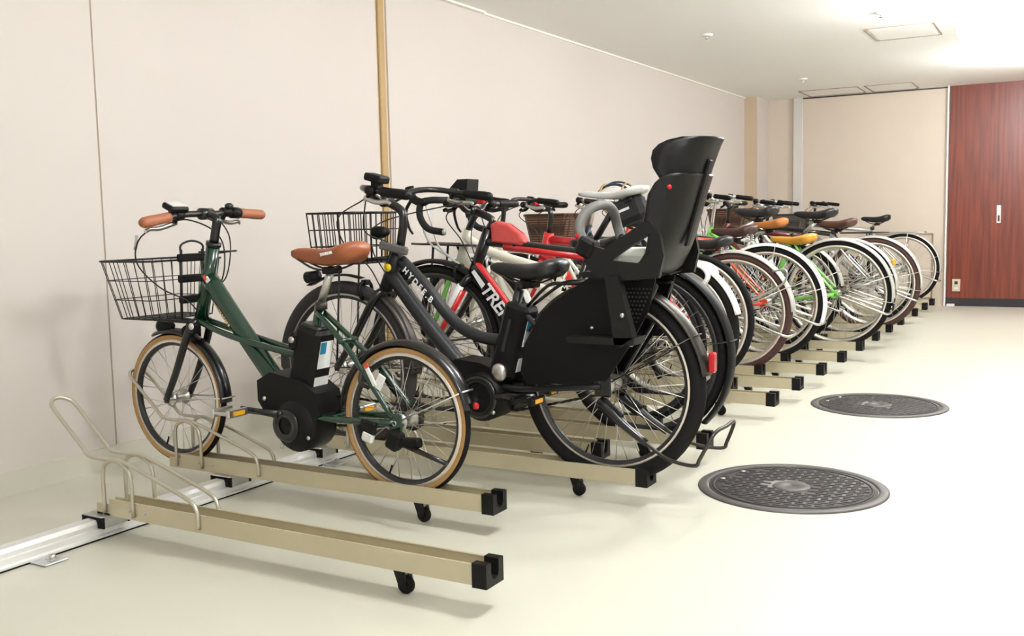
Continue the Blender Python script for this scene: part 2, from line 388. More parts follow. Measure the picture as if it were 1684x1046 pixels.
for x, y, lb in ((.99, 7.05, 'small white sprinkler head on the ceiling, the leftmost of the three'), (2.19, 6.97, 'small white sprinkler head on the ceiling in front of the nearest hatch'), (1.05, 9.6, 'small white sprinkler head on the ceiling nearest to the back wall')):
    z = ceil_z(y); t = Thing('sprinkler_head', lb, 'sprinkler', (x, y, z), 'ceiling sprinklers')
    mb = MB(); mb.lathe([(.001, -.014), (.038, -.012), (.046, .004), (.001, .004)], (x, y, z), 'white_metal', 20, 'z'); t.part('escutcheon', mb)
    mb = MB(); mb.tube([(x, y, z - .008), (x, y, z - .03)], .008, 'chrome', 8); mb.lathe([(.001, -.036), (.016, -.034), (.016, -.03), (.001, -.03)], (x, y, z), 'chrome', 12, 'z'); t.part('nozzle', mb)
# ceiling lamps
LB = ['round white ceiling lamp above the manhole covers, out past the frame top', 'glowing round ceiling lamp at the right edge of the photo beside the nearest hatch', 'glowing round ceiling lamp close to the wooden door',
      'round ceiling lamp above the green bicycle, out past the frame top', 'round ceiling lamp beside the camera', 'added round fill lamp over the unseen right side of the room']
for i, (x, y) in enumerate(LAMPS):
    z = ceil_z(y); t = Thing('ceiling_lamp', LB[i], 'ceiling lamp', (x, y, z), 'ceiling lamps')
    mb = MB(); mb.lathe([(.001, -.10), (.045, -.10), (.05, -.02), (.075, -.012), (.075, .004), (.001, .004)], (x, y, z), 'white_metal', 24, 'z'); t.part('base', mb)
    mb = MB(); mb.ball((x, y, z - .20), .115, 'lamp_glow', 28, 16); t.part('diffuser', mb)

# ------------------------------------------------------------------ manhole covers
def manhole(x, y, r, label):
    t = Thing('manhole_cover', label, 'manhole cover', (x, y, 0), 'round iron manhole covers')
    mb = MB(); mb.lathe([(r - .035, -.004), (r - .035, .005), (r - .028, .0065), (r - .006, .0065), (r, .003), (r, -.004)], (x, y, 0), 'iron', 72, 'z'); t.part('rim', mb)
    mb = MB(); mb.lathe([(.001, .0035), (r - .038, .0035), (r - .038, -.004), (.001, -.004)], (x, y, 0), 'iron', 72, 'z')
    mb.lathe([(r - .058, .003), (r - .058, .006), (r - .05, .006), (r - .05, .003)], (x, y, 0), 'iron_dark', 72, 'z')
    pit = .0215; ln = .052; row = 0; yy = -r + .075
    while yy < r - .07:
        half = math.sqrt(max(0, (r - .066) ** 2 - yy * yy)); off = (row % 2) * (ln + .012) / 2; xx = -math.floor(half / (ln + .012)) * (ln + .012) - off
        while xx < half:
            a, b = max(xx, -half), min(xx + ln, half)
            if b - a > .012 and not ((a + b) ** 2 / 4 + yy * yy < .082 ** 2): mb.box((x + (a + b) / 2, y + yy, .0042), (b - a, .0105, .0052), 'iron_bar', bev=.0015)
            xx += ln + .012
        yy += pit; row += 1
    t.part('lid', mb)
    mb = MB(); mb.lathe([(.001, .007), (.06, .007), (.066, .004), (.066, 0), (.001, 0)], (x, y, 0), 'iron', 36, 'z'); t.part('centre_boss', mb)
    for a in (2.2, 2.75):
        mb = MB(); mb.ball((x + (r - .075) * math.cos(a + .4), y + (r - .075) * math.sin(a + .4), .006), (.01, .01, .003), 'alloy', 10, 6)
        t.part('key_plug', mb)
manhole(2.51, 3.48, .325, 'dark iron manhole cover with ridged lid, the nearer and larger looking one')
manhole(2.51, 5.18, .325, 'dark iron manhole cover with ridged lid, the farther of the two')

# ------------------------------------------------------------------ slide track and rails
t = Thing('slide_track', 'long silver floor track along the wall that carries the bike rails', 'track', (.715, 5.8, 0))
mb = MB(); ya, yb = 0.2, 10.5
prof = [(.675, .006), (.765, .006), (.765, .012), (.75, .014), (.748, .03), (.742, .033), (.742, .046), (.736, .058), (.70, .06), (.694, .046), (.69, .03), (.688, .014), (.675, .012)]
mb.loft([[V(a, y, z) for a, z in prof] for y in (ya, yb)], 'track_metal', smooth=False); mb.box((.72, (ya + yb) / 2, .003), (.085, yb - ya, .006), 'rubber')
t.part('profile', mb)
for k in range(8):
    y = 1.774 + 1.282 * k; mb = MB(); mb.box((.785, y, .004), (.1, .075, .006), 'zinc', bev=.002); mb.lathe([(.001, .02), (.009, .02), (.011, .006), (.001, .006)], (.80, y + .01, 0), 'alloy', 8, 'z'); mb.box((.80, y + .01, .008), (.028, .028, .004), 'alloy')
    t.part('anchor_plate', mb)

ZR = 0.072   # underside of the rails
CH = ZR + .012  # wheel contact height
def rail(y, long_, label):
    u0, u1 = (.72, 2.15) if long_ else (.44, 1.85)
    t = Thing('bicycle_rail', label, 'bicycle rail', ((u0 + u1) / 2, y, ZR), 'sliding bicycle rails')
    w, h, th = .0365, .053, .003
    mb = MB(); pf = [(-w, 0), (w, 0), (w, h), (w - th - .004, h), (w - th - .004, h - .003), (w - th, h - .006), (w - th, .010), (-w + th, .010), (-w + th, h - .006), (-w + th + .004, h - .003), (-w + th + .004, h), (-w, h)]
    nf = u0 + .06
    mb.loft([[V(u, y + a, ZR + b) for a, b in pf] for u in (nf, u1 - .03)], 'rack_metal', smooth=False)
    mb.box(((u0 + nf) / 2, y - w + .002, ZR + .018), (nf - u0, .004, .036), 'rack_metal'); mb.box(((u0 + nf) / 2, y + w - .002, ZR + .018), (nf - u0, .004, .036), 'rack_metal'); mb.box(((u0 + nf) / 2, y, ZR + .004), (nf - u0, 2 * w, .006), 'rack_metal')
    for du in (.15, .22, .45): mb.ball((u0 + du, y - w - .001, ZR + .028), (.005, .003, .005), 'alloy', 8, 5)
    t.part('channel', mb)
    mb = MB(); W2, H2 = .041, .058; c2 = [(-W2, -.004), (W2, -.004), (W2, H2), (.018, H2), (.018, .03), (.013, .017), (0, .011), (-.013, .017), (-.018, .03), (-.018, H2), (-W2, H2)]
    mb.loft([[V(u, y + a, ZR + b) for a, b in c2] for u in (u1 - .042, u1)], 'black_plastic', smooth=False); t.part('end_cap', mb)
    # wheel hoops: one long U rod over both sides, a short arch each side
    mb = MB(); q = .0405
    side = [(u0 + .452, ZR + .012), (u0 + .45, ZR + .055), (u0 + .435, .155), (u0 + .40, .172), (u0 + .33, .195), (u0 + .19, .238), (u0 + .12, .254), (u0 + .05, .252), (u0 - .015, .256), (u0 - .05, .284), (u0 - .17, .388)]
    near = [V(a, y - q, z) for a, z in side]; far = [V(a, y + q, z) for a, z in side]
    top = [V(u0 - .195, y - q * .8, .408), V(u0 - .207, y - q * .3, .418), V(u0 - .207, y + q * .3, .418), V(u0 - .195, y + q * .8, .408)]
    mb.tube(spl(near + top + far[::-1], 4), .0062, 'hoop_metal', 8); t.part('wheel_guide', mb)
    for sgn in (-1, 1):
        mb = MB(); v = y + sgn * (q + .001)
        mb.tube(spl([V(u0 + .045, v, ZR + .01), V(u0 + .045, v, .2), V(u0 + .058, v, .236), V(u0 + .1, v, .252), V(u0 + .15, v, .236), V(u0 + .172, v, .2), V(u0 + .174, v, ZR + .01)], 4), .0062, 'hoop_metal', 8); t.part('wheel_arch', mb)
    # carriage on the track
    mb = MB(); mb.box((.72, y - .005, .0655), (.09, .1, .012), 'zinc', bev=.003); mb.box((.762, y - .005, .048), (.008, .1, .03), 'zinc', bev=.002); mb.box((.675, y - .005, .048), (.008, .1, .03), 'zinc', bev=.002)
    for d in (-.052, .042): mb.box((.72, y + d, .05), (.1, .006, .034), 'rubber')
    for d in (-.03, .02): mb.lathe([(.001, .079), (.007, .079), (.008, .071), (.001, .071)], (.75, y + d, 0), 'alloy', 8, 'z')
    t.part('carriage', mb)
    uc = 1.555 if not long_ else 1.87; cz = .0245
    mb = MB(); mb.box((uc, y, ZR - .003), (.05, .04, .006), 'zinc')
    for sgn in (-1, 1): mb.prism([(uc - .018, ZR - .006), (uc + .018, ZR - .006), (uc + .022, cz + .004), (uc + .012, cz - .006), (uc - .004, cz + .004)], y + sgn * .014, y + sgn * .018, 'zinc' if sgn > 0 else 'black_plastic')
    cf = t.part('caster', mb)
    mb = MB(); mb.lathe([(.004, -.011), (.020, -.011), (.0235, -.006), (.0235, .006), (.020, .011), (.004, .011)], (uc + .01, y, cz), 'rubber', 20); t.part('caster_wheel', mb, cf)
    return t
RL = [(2.04, 1, 'empty silver bike rail nearest the camera, pulled out in front of all others'),
      (2.575, 0, 'silver bike rail under the green bicycle'),
      (3.065, 1, 'silver bike rail under the black bicycle with the child seat'),
      (3.355, 0, 'empty silver bike rail just behind the child seat bicycle, seen through its rear wheel'),
      (3.665, 1, 'silver bike rail under the black and red hybrid bicycle'),
      (3.9, 0, 'silver bike rail under the drop bar bicycle'),
      (4.42, 0, 'silver bike rail under the cream bicycle with the white rack'),
      (4.63, 1, 'empty silver bike rail beside the farther manhole cover, nearest of the four bare long ones'),
      (4.95, 0, 'silver bike rail under the red hybrid bicycle'),
      (5.105, 1, 'second bare long silver bike rail beyond the child seat bicycle'),
      (5.47, 0, 'silver bike rail under the bicycle with brown tyres and wicker basket'),
      (5.635, 1, 'third bare long silver bike rail beyond the child seat bicycle'),
      (6.025, 0, 'silver bike rail under the orange bicycle'),
      (6.175, 1, 'fourth bare long silver bike rail, just before the lime green bicycle'),
      (6.48, 0, 'silver bike rail under the black bicycle with the tall black saddle'),
      (6.735, 1, 'silver bike rail under the lime green bicycle'),
      (7.02, 0, 'silver bike rail under the white bicycle with the amber saddle'),
      (7.3, 1, 'silver bike rail under the dark red bicycle'),
      (7.85, 1, 'silver bike rail under the silver bicycle with the wicker basket'),
      (8.385, 1, 'silver bike rail under the dark bicycle with the black rear rack'),
      (9.14, 1, 'empty silver bike rail third from the back wall'),
      (9.74, 1, 'empty silver bike rail second from the back wall'),
      (10.23, 1, 'silver bike rail nearest the back wall, under the last bicycle')]
for y, l, lb in RL: rail(y, bool(l), lb)

# ------------------------------------------------------------------ bicycle parts
def tubes(mb, Y, lst, k):
    """lst of (points (u, z) or (u, v, z), radius)"""
    for it in lst:
        pts, r = it[0], it[1]; P = [V(p[0], Y + (p[1] if len(p) == 3 else 0), p[-1]) for p in pts]
        if len(P) > 2: P = spl(P, 5)
        kk = it[2] if len(it) > 2 else k
        mb.tube(P, r, kk, 12 if (r if not isinstance(r, (tuple, list)) else max(r)) > .012 else 8)
def wheel(T, name, c, Y, R, tr, rim='rim_silver', tyre='rubber', side=None, spoke='spoke', n=32, hubk='alloy', rear=False, label=None, inner=None):
    cx, cz = c; C0 = (cx, Y, cz); ro = R - 2 * tr * .94
    ins = 'rim_black' if rim != 'rim_black' else rim
    mb = MB(); mb.lathe([(ro - .007, -.0125), (ro + .004, -.0125), (ro + .004, -.0095), (ro - .004, -.0085), (ro - .004, .0085), (ro + .004, .0095), (ro + .004, .0125), (ro - .007, .0125)], C0, rim, 64, closed_prof=False)
    mb.lathe([(ro - .007, .0125), (ro - .014, .009), (ro - .02, .005), (ro - .02, -.005), (ro - .014, -.009), (ro - .007, -.0125)], C0, inner or ins, 64, closed_prof=False)
    w = T.part(name, mb, label=label)
    mb = MB(); m = 16; rc = R - tr
    if side:
        pts = [(rc + tr * math.cos(2 * PI * j / m), tr * math.sin(2 * PI * j / m)) for j in range(m)]
        A = [p for p in pts]
        # tread half and two sidewall bands
        arc = lambda a, b, k: [(rc + tr * math.cos(a + (b - a) * i / k), tr * math.sin(a + (b - a) * i / k)) for i in range(k + 1)]
        mb.lathe(arc(-1.15, 1.15, 9), C0, tyre, 64, closed_prof=False)
        mb.lathe(arc(1.15, 2.75, 5), C0, side, 64, closed_prof=False); mb.lathe(arc(-2.75, -1.15, 5), C0, side, 64, closed_prof=False)
        mb.lathe(arc(2.75, 2 * PI - 2.75, 3), C0, tyre, 64, closed_prof=False)
    else:
        mb.lathe([(rc + tr * math.cos(2 * PI * j / m), tr * math.sin(2 * PI * j / m)) for j in range(m)], C0, tyre, 64)
    T.part('tyre', mb, w)
    mb = MB(); fw = .032
    for i in range(n):
        s = 1 if i % 2 else -1; a = 2 * PI * (i + .3) / n; d = (1 if (i // 2) % 2 else -1) * .62; hr = .024
        mb.tube([(cx + hr * math.cos(a + d), Y + s * fw, cz + hr * math.sin(a + d)), (cx + (ro - .017) * math.cos(a), Y + s * .003, cz + (ro - .017) * math.sin(a))], .00125, spoke, 4)
    T.part('spokes', mb, w)
    mb = MB(); hw = .065 if rear else .05
    mb.lathe([(.005, -hw), (.009, -hw), (.009, -.045), (.018, -.04), (.028, -fw - .002), (.028, -fw + .002), (.017, -fw + .006), (.017, fw - .006), (.028, fw - .002), (.028, fw + .002), (.018, .04), (.009, .045), (.009, hw), (.005, hw)], C0, hubk, 24)
    T.part('hub', mb, w)
    if rear:
        mb = MB()
        for i, rr in enumerate((.024, .030, .036, .042)): mb.lathe([(.012, .056 - i * .006), (rr, .056 - i * .006), (rr, .053 - i * .006), (.012, .053 - i * .006)], C0, 'steel_dark', 26)
        T.part('sprockets', mb, w)
    mb = MB(); va = -PI * .62; p = V(cx + (ro - .02) * math.cos(va), Y, cz + (ro - .02) * math.sin(va)); mb.tube([p, p * 1 + V(-math.cos(va) * .03, 0, -math.sin(va) * .03)], .003, 'black_plastic', 6); T.part('valve', mb, w)
    return w
def fender(T, name, c, Y, R, a0, a1, k, w=.03, gap=.012, stay=None, stay_k='alloy', flap=False):
    r = R + gap; pf = []
    for j in range(9):
        a = PI * j / 8; pf.append((r - .012 + .016 * math.sin(a), -w * math.cos(a)))
    for j in range(8, -1, -1):
        a = PI * j / 8; pf.append((r - .0145 + .016 * math.sin(a), -(w - .002) * math.cos(a)))
    A0, A1 = math.radians(a0), math.radians(a1)
    mb = MB(); mb.lathe(pf, (c[0], Y, c[1]), k, 36, 'y', A0, A1); f = T.part(name, mb)
    for ang in (stay or []):
        a = math.radians(ang); mb = MB()
        for s in (-1, 1): mb.tube([(c[0], Y + s * .058, c[1]), (c[0] + (r - .01) * math.cos(a), Y + s * (w + .002), c[1] + (r - .01) * math.sin(a))], .0026, stay_k, 6)
        mb.tube([(c[0] + (r + .003) * math.cos(a), Y - w - .003, c[1] + (r + .003) * math.sin(a)), (c[0] + (r + .007) * math.cos(a), Y, c[1] + (r + .007) * math.sin(a)), (c[0] + (r + .003) * math.cos(a), Y + w + .003, c[1] + (r + .003) * math.sin(a))], .003, stay_k, 6)
        T.part('fender_stay', mb, f)
    if flap:
        a = A0; mb = MB(); d = V(math.cos(a), 0, math.sin(a)); tdir = V(math.sin(a), 0, -math.cos(a)); p = V(c[0], Y, c[1]) + d * (r)
        mb.tube([p - tdir * .03, p + tdir * .05], [.02, .026], 'black_plastic', 10, flat=.2, up=d); T.part('mud_flap', mb, f)
    return f
def saddle(T, p, Y, k, L=.27, w=.085, tilt=0.0, thick=.045, post=None, post_k='alloy', post_r=.0135, text=None, spring=False, top=None):
    """p = (u, z) of the saddle centre; the nose points to -u"""
    mb = MB(); secs = []; n = 18
    for i in range(13):
        t = i / 12; x = -L * .55 + L * t
        hw = w * (.24 + .76 / (1 + math.exp(-(t - .60) * 11))) * (1 - .55 * max(0, t - .86) / .14 * .9)
        if t < .12: hw *= .55 + .45 * t / .12
        z = .006 * math.cos(t * PI * 2) - .004 + (.008 * max(0, t - .7) / .3); th = thick * (.62 + .5 * t) * (.55 + .45 * min(1, t / .1)) * (1 - .45 * max(0, t - .9) / .1)
        sec = []
        for j in range(n):
            a = 2 * PI * j / n; ca, sa = math.cos(a), math.sin(a)
            y = hw * math.copysign(abs(ca) ** .75, ca); zz = (.42 * th if sa > 0 else .72 * th * (1.0 if abs(ca) > .3 else .75)) * math.copysign(abs(sa) ** .8, sa)
            sec.append(V(x, y, z + zz))
        secs.append(sec)
    rt = R3('Y', -tilt); base = V(p[0], Y, p[1])
    mb.loft([[base + rt @ v for v in s] for s in secs], k); s = T.part('saddle', mb)
    mb = MB()
    for sg in (-1, 1): mb.tube(spl([base + rt @ V(a, sg * b, z) for a, b, z in ((-L * .45, .012, -.02), (-L * .2, .022, -.052), (L * .05, .022, -.058), (L * .3, .05, -.03))], 4), .0036, 'steel_dark', 6)
    mb.box(base + rt @ V(0, 0, -.06), (.045, .06, .024), 'black_plastic', rot=rt, bev=.005)
    T.part('saddle_rails', mb, s)
    if spring:
        for sg in (-1, 1):
            mb = MB(); q = base + rt @ V(L * .3, sg * .045, -.05)
            mb.tube([q + V(.012 * math.cos(a), .012 * math.sin(a), -.02 + .05 * a / (2 * PI * 5)) for a in [2 * PI * 5 * i / 60 for i in range(61)]], .0025, 'chrome', 6); T.part('saddle_spring', mb, s)
    if text:
        mb = MB(); text_mesh(mb, text, base + rt @ V(L * .06, -w * .985 - .001, -.012), rt @ V(1, -.12, .12), V(0, 0, 1), .014, 'label_white'); T.part('lettering', mb, s)
    if post:
        mb = MB(); mb.tube([base + rt @ V(0, 0, -.05), V(post[0], Y, post[1])], post_r, post_k, 12); T.part('seat_post', mb)
        mb = MB(); mb.tube([V(post[0], Y, post[1] + .004), V(post[0], Y, post[1] - .022)], post_r + .007, 'steel_dark', 12); T.part('seat_clamp', mb)
    return s
def crank(T, bb, Y, ang, L=.165, ring_r=.07, k='alloy', ped='black_plastic', near=.075, far=.085, chain_to=None, cover=None, ring_k='steel_dark'):
    mb = MB(); mb.lathe([(.02, .046), (ring_r, .046), (ring_r, .05), (.02, .05)], (bb[0], Y, bb[1]), ring_k, 36); mb.tube([(bb[0], Y - near, bb[1]), (bb[0], Y + far, bb[1])], .012, k, 10); T.part('chainring', mb)
    for s, a, off in ((-1, ang, near), (1, ang + PI, far)):
        e = V(bb[0] + L * math.cos(a), Y + s * (off + .012), bb[1] + L * math.sin(a)); mb = MB()
        mb.tube([V(bb[0], Y + s * off, bb[1]), (V(bb[0], Y + s * off, bb[1]) + e) / 2, e], [.014, .011, .0125], k, 10, flat=.55); ca = T.part('crank_arm', mb)
        mb = MB(); pc = e + V(0, s * .055, 0); mb.box(pc, (.085, .085, .012), ped, bev=.004); mb.box(pc + V(-.036, 0, 0), (.016, .09, .026), ped, bev=.003); mb.box(pc + V(.036, 0, 0), (.016, .09, .026), ped, bev=.003); mb.tube([e, pc], .007, 'alloy', 8)
        mb.box(pc + V(-.045, 0, 0), (.004, .05, .014), 'amber_reflector'); mb.box(pc + V(.045, 0, 0), (.004, .05, .014), 'amber_reflector'); T.part('pedal', mb, ca)
    if chain_to:
        d = V(chain_to[0] - bb[0], 0, chain_to[1] - bb[1]); nrm = V(-d.z, 0, d.x).normalized(); yc = Y + .048; mb = MB()
        if nrm.z < 0: nrm = -nrm
        a, b = V(bb[0], yc, bb[1]), V(chain_to[0], yc, chain_to[1])
        path = []
        for q in range(31): path.append(a + nrm * ring_r + (b + nrm * .034 - a - nrm * ring_r) * q / 30)
        dd = d.normalized()
        for q in range(1, 8): t_ = PI / 2 - PI * q / 8; path.append(b + .034 * (dd * math.cos(t_) + nrm * math.sin(t_)))
        for q in range(31): path.append(b - nrm * .034 + (a - nrm * ring_r - b + nrm * .034) * q / 30)
        for q in range(1, 12): t_ = -PI / 2 - PI * q / 12; path.append(a + ring_r * (dd * math.cos(t_) + nrm * math.sin(t_)))
        mb.tube(path, [.0042 if q % 2 else .0058 for q in range(len(path))], 'steel_dark', 6, closed=True, flat=.6, up=V(0, 1, 0))
        T.part('chain', mb)
    if cover:
        mb = MB(); d = (V(chain_to[0], 0, chain_to[1]) - V(bb[0], 0, bb[1])); out = []
        nrm = V(-d.z, 0, d.x).normalized(); nrm = nrm if nrm.z > 0 else -nrm
        b2, c2 = V(bb[0], 0, bb[1]), V(chain_to[0], 0, chain_to[1])
        for i in range(9): a = PI / 2 + PI * i / 8; out.append(b2 + .085 * (d.normalized() * math.cos(a) + nrm * math.sin(a)))
        for i in range(9): a = -PI / 2 + PI * i / 8; out.append(c2 + .045 * (d.normalized() * math.cos(a) + nrm * math.sin(a)))
        mb.prism([(q.x, q.z) for q in out], Y + .058, Y + .066, cover); T.part('chain_guard', mb)
def grips(T, bar, ends, k, r=.016, L=.115):
    for e, d in ends:
        e, d = Vector(e), Vector(d).normalized(); mb = MB(); mb.tube([e, e + d * .01, e + d * L * .3, e + d * L * .7, e + d * (L - .008), e + d * L], [r * .72, r, r * 1.04, r * .96, r, r * .8], k, 14); T.part('grip', mb, bar)
def lever(T, bar, p, d, out, k='alloy', L=.11):
    """brake lever: body at p on the bar (direction d towards the grip end), blade swept to out"""
    p, d, out = Vector(p), Vector(d).normalized(), Vector(out).normalized(); mb = MB()
    mb.tube([p - d * .02, p + d * .012], .017, 'black_plastic', 10); mb.tube([p, p + out * .03], .009, 'black_plastic', 8)
    q = p + out * .034; mb.tube(spl([q - d * .012, q + d * L * .45 + out * .012, q + d * L * .85 + out * .004, q + d * L + out * .012], 4), [.006, .0045], k, 8, flat=1.6, up=V(0, 0, 1)); return T.part('brake_lever', mb, bar)
def cable(T, pts, k='cable_black', r=.0026):
    mb = MB(); mb.tube(spl(pts, 6), r, k, 6); return T.part('brake_cable', mb)
def wire_basket(T, u0, u1, v, z0, z1, Y, k='cable_black', flare=.02, du=0.0, name='front_basket', nv=9, nh=3, taper=.03, r=.0022):
    """open wire basket; u0/u1 front and back at the rim, v half width, tilt by du from bottom to rim"""
    mb = MB()
    def ring(f):
        z = z0 + (z1 - z0) * f; a = u0 + taper * (1 - f); b = u1 - taper * .3 * (1 - f); w = v - taper * .8 * (1 - f); a += du * f; b += du * f
        return [V(a, Y - w, z), V(b, Y - w, z), V(b, Y + w, z), V(a, Y + w, z)]
    def rr(P, q=.025):
        out = []
        for i in range(4):
            p = P[i]; a, b = P[i - 1], P[(i + 1) % 4]; out += [p + (a - p).normalized() * q, p + ((a - p).normalized() + (b - p).normalized()) * q * .29, p + (b - p).normalized() * q]
        return out
    for f in [i / nh for i in range(nh + 1)]: mb.tube(rr(ring(f)), .0038 if f == 1 else r, k, 6, closed=True)
    B, Tt = ring(0), ring(1)
    for i in range(4):
        nn = nv if i % 2 == 0 else nv + 2
        for j in range(nn):
            t = (j + .5) / nn; p, q = B[i].lerp(B[(i + 1) % 4], t), Tt[i].lerp(Tt[(i + 1) % 4], t); mb.tube([p, q], r, k, 5)
    for j in range(nv):
        t = (j + .5) / nv; mb.tube([B[0].lerp(B[1], t), B[3].lerp(B[2], t)], r, k, 5)
    for j in range(5):
        t = (j + .5) / 5; mb.tube([B[0].lerp(B[3], t), B[1].lerp(B[2], t)], r, k, 5)
    return T.part(name, mb)
def wicker_basket(T, u0, u1, v, z0, z1, Y, k='wicker', name='front_basket'):
    mb = MB(); th = .012; tp = .03
    def lp(z, f, ins):
        a, b, w = u0 + tp * (1 - f) + ins, u1 - tp * .4 * (1 - f) - ins, v - tp * (1 - f) - ins; c = .03
        return [V(a + c, Y - w, z), V(b - c, Y - w, z), V(b, Y - w + c, z), V(b, Y + w - c, z), V(b - c, Y + w, z), V(a + c, Y + w, z), V(a, Y + w - c, z), V(a, Y - w + c, z)]
    mb.loft([lp(z0 + .012, 0, th), lp(z1, 1, th), lp(z1 + .004, 1, th * .5), lp(z1, 1, 0), lp((z0 + z1) / 2, .5, 0), lp(z0, 0, 0)], k, smooth=False); b = T.part(name, mb)
    mb = MB(); mb.tube(lp(z1 + .002, 1, 0), .008, k, 8, closed=True); T.part('basket_rim', mb, b); return b
def rack(T, c, Y, R, u0, u1, z, k='alloy', w=.06, r=.005, slats=2, leg=None):
    mb = MB()
    mb.tube(spl([V(u0, Y - w * .5, z), V(u0 + .05, Y - w, z), V(u1 - .05, Y - w, z), V(u1, Y - w * .45, z), V(u1, Y + w * .45, z), V(u1 - .05, Y + w, z), V(u0 + .05, Y + w, z), V(u0, Y + w * .5, z)], 4, True), r, k, 8, closed=True)
    for i in range(slats): q = w * (-.4 + .8 * i / max(1, slats - 1)); mb.tube([(u0, Y + q, z), (u1, Y + q, z)], r * .8, k, 7)
    for f in (.2, .5, .8): mb.tube([(u0 + (u1 - u0) * f, Y - w, z), (u0 + (u1 - u0) * f, Y + w, z)], r * .8, k, 7)
    rk = T.part('rear_rack', mb)
    for s in (-1, 1):
        mb = MB(); mb.tube([(c[0] + .005, Y + s * .068, c[1] + .015), ((u0 + u1) / 2 + .03, Y + s * w, z)], r, k, 8); T.part('rack_leg', mb, rk)
    return rk
def kick_double(T, c, Y, k='alloy', up=True):
    """centre stand at the rear hub, folded up behind the wheel when up"""
    mb = MB(); a = .34 if up else -1.2; d = V(math.cos(a) * .30, 0, -math.sin(a) * .30) if up else V(.1, 0, -.3)
    p0, p1 = V(c[0], Y - .072, c[1]), V(c[0], Y + .072, c[1]); e0, e1 = p0 + d + V(0, -.03, 0), p1 + d + V(0, .03, 0)
    mb.tube(spl([p0, p0.lerp(e0, .6), e0, e0 + d.normalized() * .05 + V(0, .02, 0), e1 + d.normalized() * .05 + V(0, -.02, 0), e1, p1.lerp(e1, .6), p1], 4), .007, k, 8); T.part('kickstand', mb)
def kick_side(T, p, Y, e, k='alloy'):
    mb = MB(); mb.tube([V(p[0], Y - .06, p[1]), V(e[0], Y - .085, e[1])], [.009, .007], k, 8); mb.box(V(p[0], Y - .055, p[1]), (.03, .03, .04), k, bev=.004); T.part('kickstand', mb)
def bell(T, bar, p, k='alloy', r=.018):
    mb = MB(); mb.ball(p, (r, r, r * .75), k, 12, 7); mb.box(Vector(p) - V(0, 0, r * .7), (.014, .014, .012), 'black_plastic'); T.part('bell', mb, bar)
def reflector(T, p, k='red_reflector', d=(.012, .034, .055), par=None):
    mb = MB(); mb.box(p, d, k, bev=.005); mb.box(Vector(p) - V(.008, 0, 0), (.008, .02, .02), 'black_plastic'); T.part('reflector', mb, par)
def lamp(T, p, k='black_plastic'):
    mb = MB(); P = Vector(p); mb.tube([P + V(.035, 0, 0), P + V(.01, 0, 0), P + V(-.02, 0, -.002), P + V(-.03, 0, -.002)], [.012, .022, .026, .024], k, 14); l = T.part('headlamp', mb)
    mb = MB(); mb.tube([P + V(-.03, 0, -.002), P + V(-.036, 0, -.002)], [.022, .017], 'clear_lens', 14); T.part('lamp_lens', mb, l)
def fork(T, hb, fh, Y, k, w=.05, r=(.014, .010), rake=.3, crown=True):
    mb = MB(); d = V(hb[0] - fh[0], 0, hb[1] - fh[1])
    mb.tube([V(hb[0], Y, hb[1] + .01), V(hb[0], Y, hb[1] - .02)], .021, k, 12)
    for s in (-1, 1):
        cr = V(hb[0] - d.x * .06, Y + s * w * .9, hb[1] - d.z * .09); q = V(fh[0] + d.x * .42, Y + s * w * 1.05, fh[1] + d.z * .36); e = V(fh[0], Y + s * (w + .002), fh[1])
        pts = spl([V(hb[0], Y + s * .008, hb[1] - .012), cr, q, e], 5); mb.tube(pts, [r[0] + (r[1] - r[0]) * i / (len(pts) - 1) for i in range(len(pts))], k, 10)
        mb.box(e, (.022, .008, .026), k, bev=.003)
    return T.part('fork', mb)
def caliper(T, p, Y, k='black_plastic', s=1.0):
    mb = MB()
    for sg in (-1, 1): mb.tube(spl([V(p[0], Y, p[1] + .035 * s), V(p[0] - .004, Y + sg * .035, p[1] + .02 * s), V(p[0], Y + sg * .036, p[1] - .02 * s), V(p[0], Y + sg * .022, p[1] - .035 * s)], 4), .007 * s, k, 8)
    mb.box(V(p[0], Y, p[1] + .03 * s), (.03, .03, .02), k, bev=.004); T.part('brake', mb)
def city_bar(T, p, Y, k='alloy', w=.262, back=.16, rise=.03, grip='black_plastic', gl=.12):
    """swept-back handlebar; p is the clamp"""
    pts = []
    half = [(0, 0, 0), (.005, .05, .004), (-.012, .13, rise), (.03, w - .03, rise), (back, w, rise - .02)]
    L = [V(p[0] + a, Y - b, p[1] + c) for a, b, c in half][::-1] + [V(p[0] + a, Y + b, p[1] + c) for a, b, c in half[1:]]
    mb = MB(); P = spl(L, 5); mb.tube(P, .011, k, 10); bar = T.part('handlebar', mb)
    for e, q in ((P[0], P[2]), (P[-1], P[-3])):
        d = (q - e).normalized(); grips(T, bar, [(e - d * .015, d)], grip, .0165, gl); lv = e + d * (gl + .02)
        lever(T, bar, lv, -d, V(-.5, 0, -.75), 'alloy', .1)
    return bar, P
def flat_bar(T, p, Y, k='black_paint', w=.29, back=.02, rise=.0, grip='black_plastic', gl=.125, lk='black_plastic'):
    half = [(0, 0, 0), (0, .06, 0), (.0, .11, rise), (back * .4, .16, rise), (back, w, rise)]
    L = [V(p[0] + a, Y - b, p[1] + c) for a, b, c in half][::-1] + [V(p[0] + a, Y + b, p[1] + c) for a, b, c in half[1:]]
    mb = MB(); P = spl(L, 4); mb.tube(P, .0125, k, 10); bar = T.part('handlebar', mb)
    for e, q in ((P[0], P[2]), (P[-1], P[-3])):
        d = (q - e).normalized(); grips(T, bar, [(e - d * .008, d)], grip, .0165, gl); lever(T, bar, e + d * (gl + .03), -d, V(-.72, 0, -.6), lk, .105)
    return bar, P
